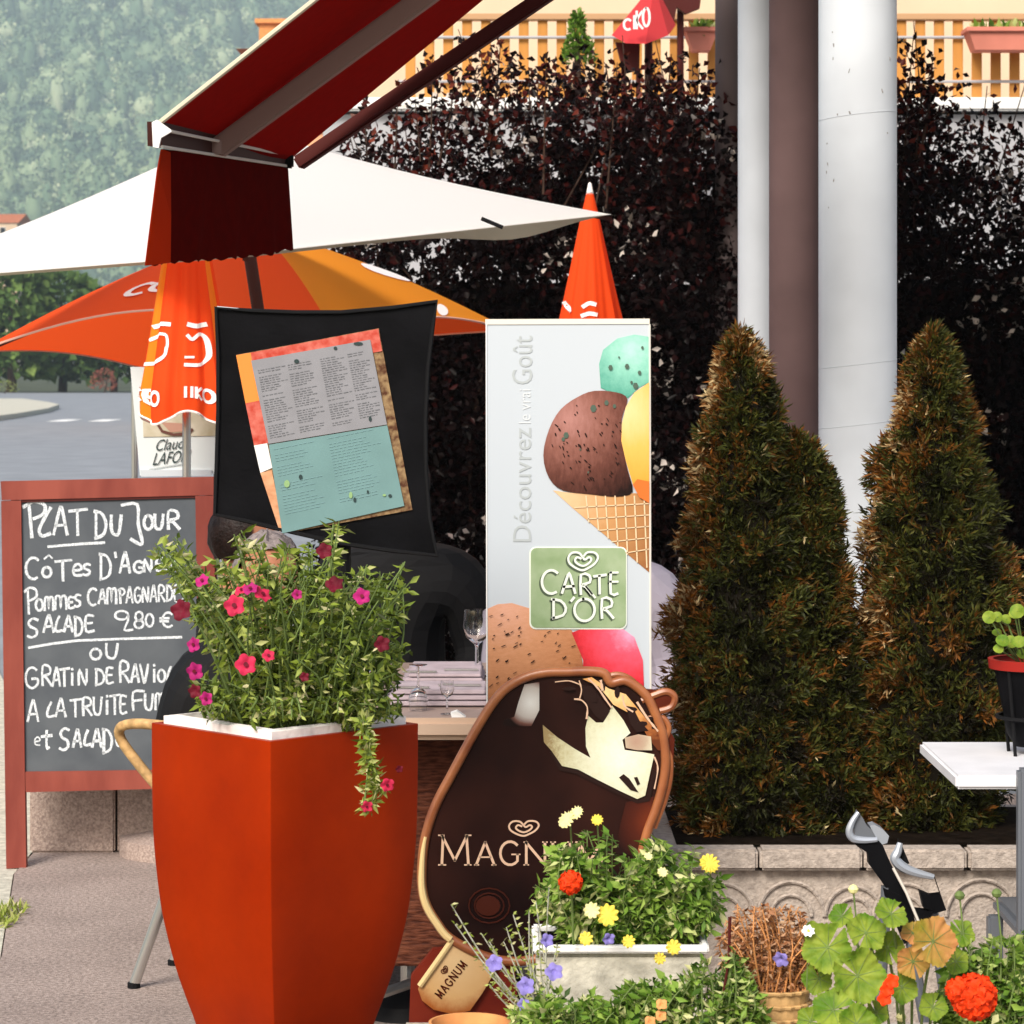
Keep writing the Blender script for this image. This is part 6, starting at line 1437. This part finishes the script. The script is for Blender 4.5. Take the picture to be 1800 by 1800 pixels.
# dry brown clump in wicker pot
cx_ = P(1365, 0, 4.2).x; zb_ = zw; zrp = P(0, 1735, 4.2).z
rt = thing('wicker_pot', (cx_, 4.2, zw), 'small woven wicker pot at the bottom edge', 'pot')
MB().lathe((cx_, 4.2, zw), [(0, 0), (.038, 0), (.05, zrp - zw), (.046, zrp - zw), (.04, zrp - zw - .01), (0, zrp - zw - .01)], 28).build('body', M['rattan'], rt)
for k in range(7):
    zz = zw + .006 + (zrp - zw - .006) * k / 6; r_ = .038 + .012 * (zz - zw) / (zrp - zw) + .0015
    MB().tube([(cx_ + (r_ + .0015 * (-1) ** j) * math.cos(2 * math.pi * j / 40), 4.2 + (r_ + .0015 * (-1) ** j) * math.sin(2 * math.pi * j / 40), zz) for j in range(40)], .0028, n=5, closed=True).build('strand', M['rattan'], rt)
bushy('dry_plant', 'dried reddish brown clump growing in the wicker pot', (cx_, 4.2, zrp - .005), grid_tips(1262, 1445, lambda x: float(np.interp(x, [1262, 1300, 1340, 1400, 1445], [1640, 1590, 1578, 1590, 1650])), 1700, 85, 4.2), 'dry', None, ls=.011, nl=30, tb=.5, wr=.4, jit=8, Yj=.05, stem='terra')
dz_ = thing('white_daisy', P(1420, 1700, 4.12), 'small white daisy beside the dried brown clump', 'flower')
flower(dz_, P(1421, 1636, 4.1), S(12, 4.1), M['fwhi'], (0, -.8, .6), petals=7, trump=.05, eyem=M['fyel']); MB().tube([P(1421, 1640, 4.105), P(1418, 1740, 4.12)], .0012, n=5).build('stem', M['stem'], dz_)
# geranium
gr = thing('geranium', P(1600, 1850, 4.15), 'geranium with big round yellowish green leaves and a scarlet flower head', 'plant')
def ger_leaf(px, py, rpx, m, face, Y=4.1, rot=0.0, lobes=5):
    c = P(px, py, Y); f = Vector(face).normalized(); q = f.to_track_quat('Z', 'Y').to_matrix(); n = 72; r_ = S(rpx * .84, Y); mb = MB(); mb.v.append(tuple(c)); cup = random.uniform(.05, .34); p1, p2, p3 = (random.uniform(0, 6.28) for _ in range(3)); wv = random.uniform(.03, .09)
    for (rr, ring_) in ((.3, 1), (.6, 2), (.85, 3), (1.0, 4)):
        for j in range(n):
            a = rot + R(6) + (2 * math.pi - R(12)) * j / (n - 1)
            lob = 1 + (.07 * math.cos(lobes * (a - rot) * 1.0) + .04 * math.cos(31 * a)) * rr ** 2
            h = cup * rr ** 2 + .028 * math.cos(lobes * 2 * (a - rot)) * rr + wv * rr ** 3 * (math.sin(3 * a + p1) + .7 * math.sin(7 * a + p2)) + .05 * math.sin(17 * a + p3) * rr ** 6
            mb.v.append(tuple(c + q @ Vector((math.cos(a) * rr * r_ * lob, math.sin(a) * rr * r_ * lob, h * r_))))
    for j in range(n - 1): mb.f.append((0, 1 + j, 2 + j))
    for k in range(3):
        for j in range(n - 1):
            a_ = 1 + k * n + j; mb.f.append((a_, a_ + 1, a_ + n + 1, a_ + n))
    o = mb.build('leaf', m, gr, True)
    mb = MB()
    for k in range(lobes + 2):
        a = rot + R(30) + (2 * math.pi - R(60)) * k / (lobes + 1)
        mb.tube([c + q @ Vector((math.cos(a) * rr * r_, math.sin(a) * rr * r_, (cup * rr ** 2 + .028 * math.cos(lobes * 2 * (a - rot)) * rr + wv * rr ** 3 * (math.sin(3 * a + p1) + .7 * math.sin(7 * a + p2))) * r_ + .0004)) for rr in (.03, .3, .6, .88)], [.0008, .0006, .0004, .0002], n=4)
    mb.build('veins', M['stem'], o)
    MB().tube([c, P(px + (1600 - px) * .4, py + 90, Y + .05), P(px + (1600 - px) * .6, 1850, Y + .08)], .0022, n=6).build('stalk', M['stem'], o)
for a in ((1455, 1665, 52, 'ger', (-.3, -1, .25), 4.10, 1.0), (1507, 1715, 56, 'ger', (.1, -1, .2), 4.08, 2.5), (1522, 1640, 42, 'ger', (.2, -.8, .6), 4.14, 4.0), (1566, 1606, 36, 'ger', (.3, -.7, .7), 4.13, .5), (1640, 1655, 52, 'gero', (.4, -1, .35), 4.10, 3.6), (1605, 1690, 34, 'gero', (-.2, -1, .0), 4.12, 5), (1465, 1775, 44, 'ger', (-.2, -.8, .7), 4.05, .2), (1540, 1780, 26, 'ger', (.3, -1, .3), 4.1, 2), (1440, 1720, 34, 'ger', (-.6, -1, .3), 4.14, 2), (1690, 1640, 30, 'ger', (.3, -.9, .6), 4.2, 2), (1640, 1770, 30, 'ger', (0, -1, .5), 4.14, 1), (1480, 1610, 26, 'ger', (-.4, -.8, .5), 4.18, 1), (1430, 1640, 24, 'ger', (-.5, -1, .2), 4.17, 3), (1560, 1665, 34, 'ger', (.3, -1, .1), 4.16, 5), (1585, 1735, 34, 'ger', (.4, -1, .2), 4.13, 2), (1505, 1800, 40, 'ger', (.2, -.9, .4), 4.02, 4), (1425, 1795, 30, 'ger', (-.5, -.9, .4), 4.08, 0), (1605, 1640, 26, 'gero', (-.1, -.8, .7), 4.15, 1), (1680, 1690, 28, 'ger', (.2, -1, .4), 4.16, 3)):
    ger_leaf(a[0], a[1], a[2], M[a[3]], a[4], a[5], a[6])
pompom(gr, P(1712, 1752, 4.04), S(52, 4.04), M['fred'], 44)
pompom(gr, P(1685, 1740, 4.03), S(30, 4.04), M['fred'], 20)
for (px, py) in ((1560, 1738), (1568, 1725), (1555, 1755)): flower(gr, P(px, py, 4.05), S(14, 4.05), M['fred'], (random.uniform(-.3, .3), -1, .2), name='petal')
for (px, py) in ((1500, 1565), (1687, 1576), (1752, 1572), (1584, 1790)):
    MB().lathe(P(px, py, 4.2), [(.0005, -.006), (.006, -.003), (.008, .002), (.005, .007), (.0005, .009)], 8).build('bud', M['fpale'] if px < 1600 else M['stem'], gr)
    MB().tube([P(px, py, 4.2), P(px + 8, py + 80, 4.2), P(px + 5, 1850, 4.2)], .0014, n=5).build('bud_stalk', M['stem'], gr)
bushy('right_edge_greenery', 'bright small leaved greenery at the bottom right corner', P(1745, 1850, 4.2), grid_tips(1655, 1815, lambda x: float(np.interp(x, [1655, 1700, 1740, 1780, 1815], [1690, 1640, 1625, 1635, 1610])), 1800, 60, 4.22), 'leafg', None, ls=.02, nl=22, tb=.5, wr=.6, jit=7, Yj=.04)
# terracotta bowl at the bottom edge
cx_ = P(826, 0, 4.25).x; zrp = P(0, 1796, 4.25).z
rt = thing('terracotta_bowl', (cx_, 4.25, zw), 'orange terracotta bowl rim at the bottom edge below the lolly stick', 'bowl')
MB().lathe((cx_, 4.25, zw), [(0, 0), (.045, 0), (.062, zrp - zw), (.058, zrp - zw), (.04, .012), (0, .01)], 32).build('bowl', M['terra'], rt, True)
# weeds at the kerb
wd = thing('weed', (-1.33, 7.45, 0), 'small yellowish weed growing in the kerb joint at the left edge', 'plant')
n = 160; pb_ = np.stack([RNG.uniform(-1.37, -1.29, n), RNG.uniform(7.3, 7.6, n), np.zeros(n)], 1)
leafobj('blades', pb_, rdir(n, 1.2), .035, .008, M['pet'], wd, RNG.uniform(.5, 1, n))

# ---------------------------------------------------------------- haze
mb = MB().box((-100, 1240, 198), (2000, 2640, 398)); o = mb.build('haze', None); o['kind'] = 'stuff'; o['label'] = 'pale valley haze in front of the hill'
m = bpy.data.materials.new('haze'); m.use_nodes = True; nt = m.node_tree; nt.nodes.clear()
ou = nt.nodes.new('ShaderNodeOutputMaterial'); pv = nt.nodes.new('ShaderNodeVolumePrincipled')
pv.inputs['Color'].default_value = (.78, .92, 1, 1); pv.inputs['Density'].default_value = .00036; pv.inputs['Anisotropy'].default_value = 0.2
nt.links.new(pv.outputs[0], ou.inputs['Volume']); o.data.materials.append(m)
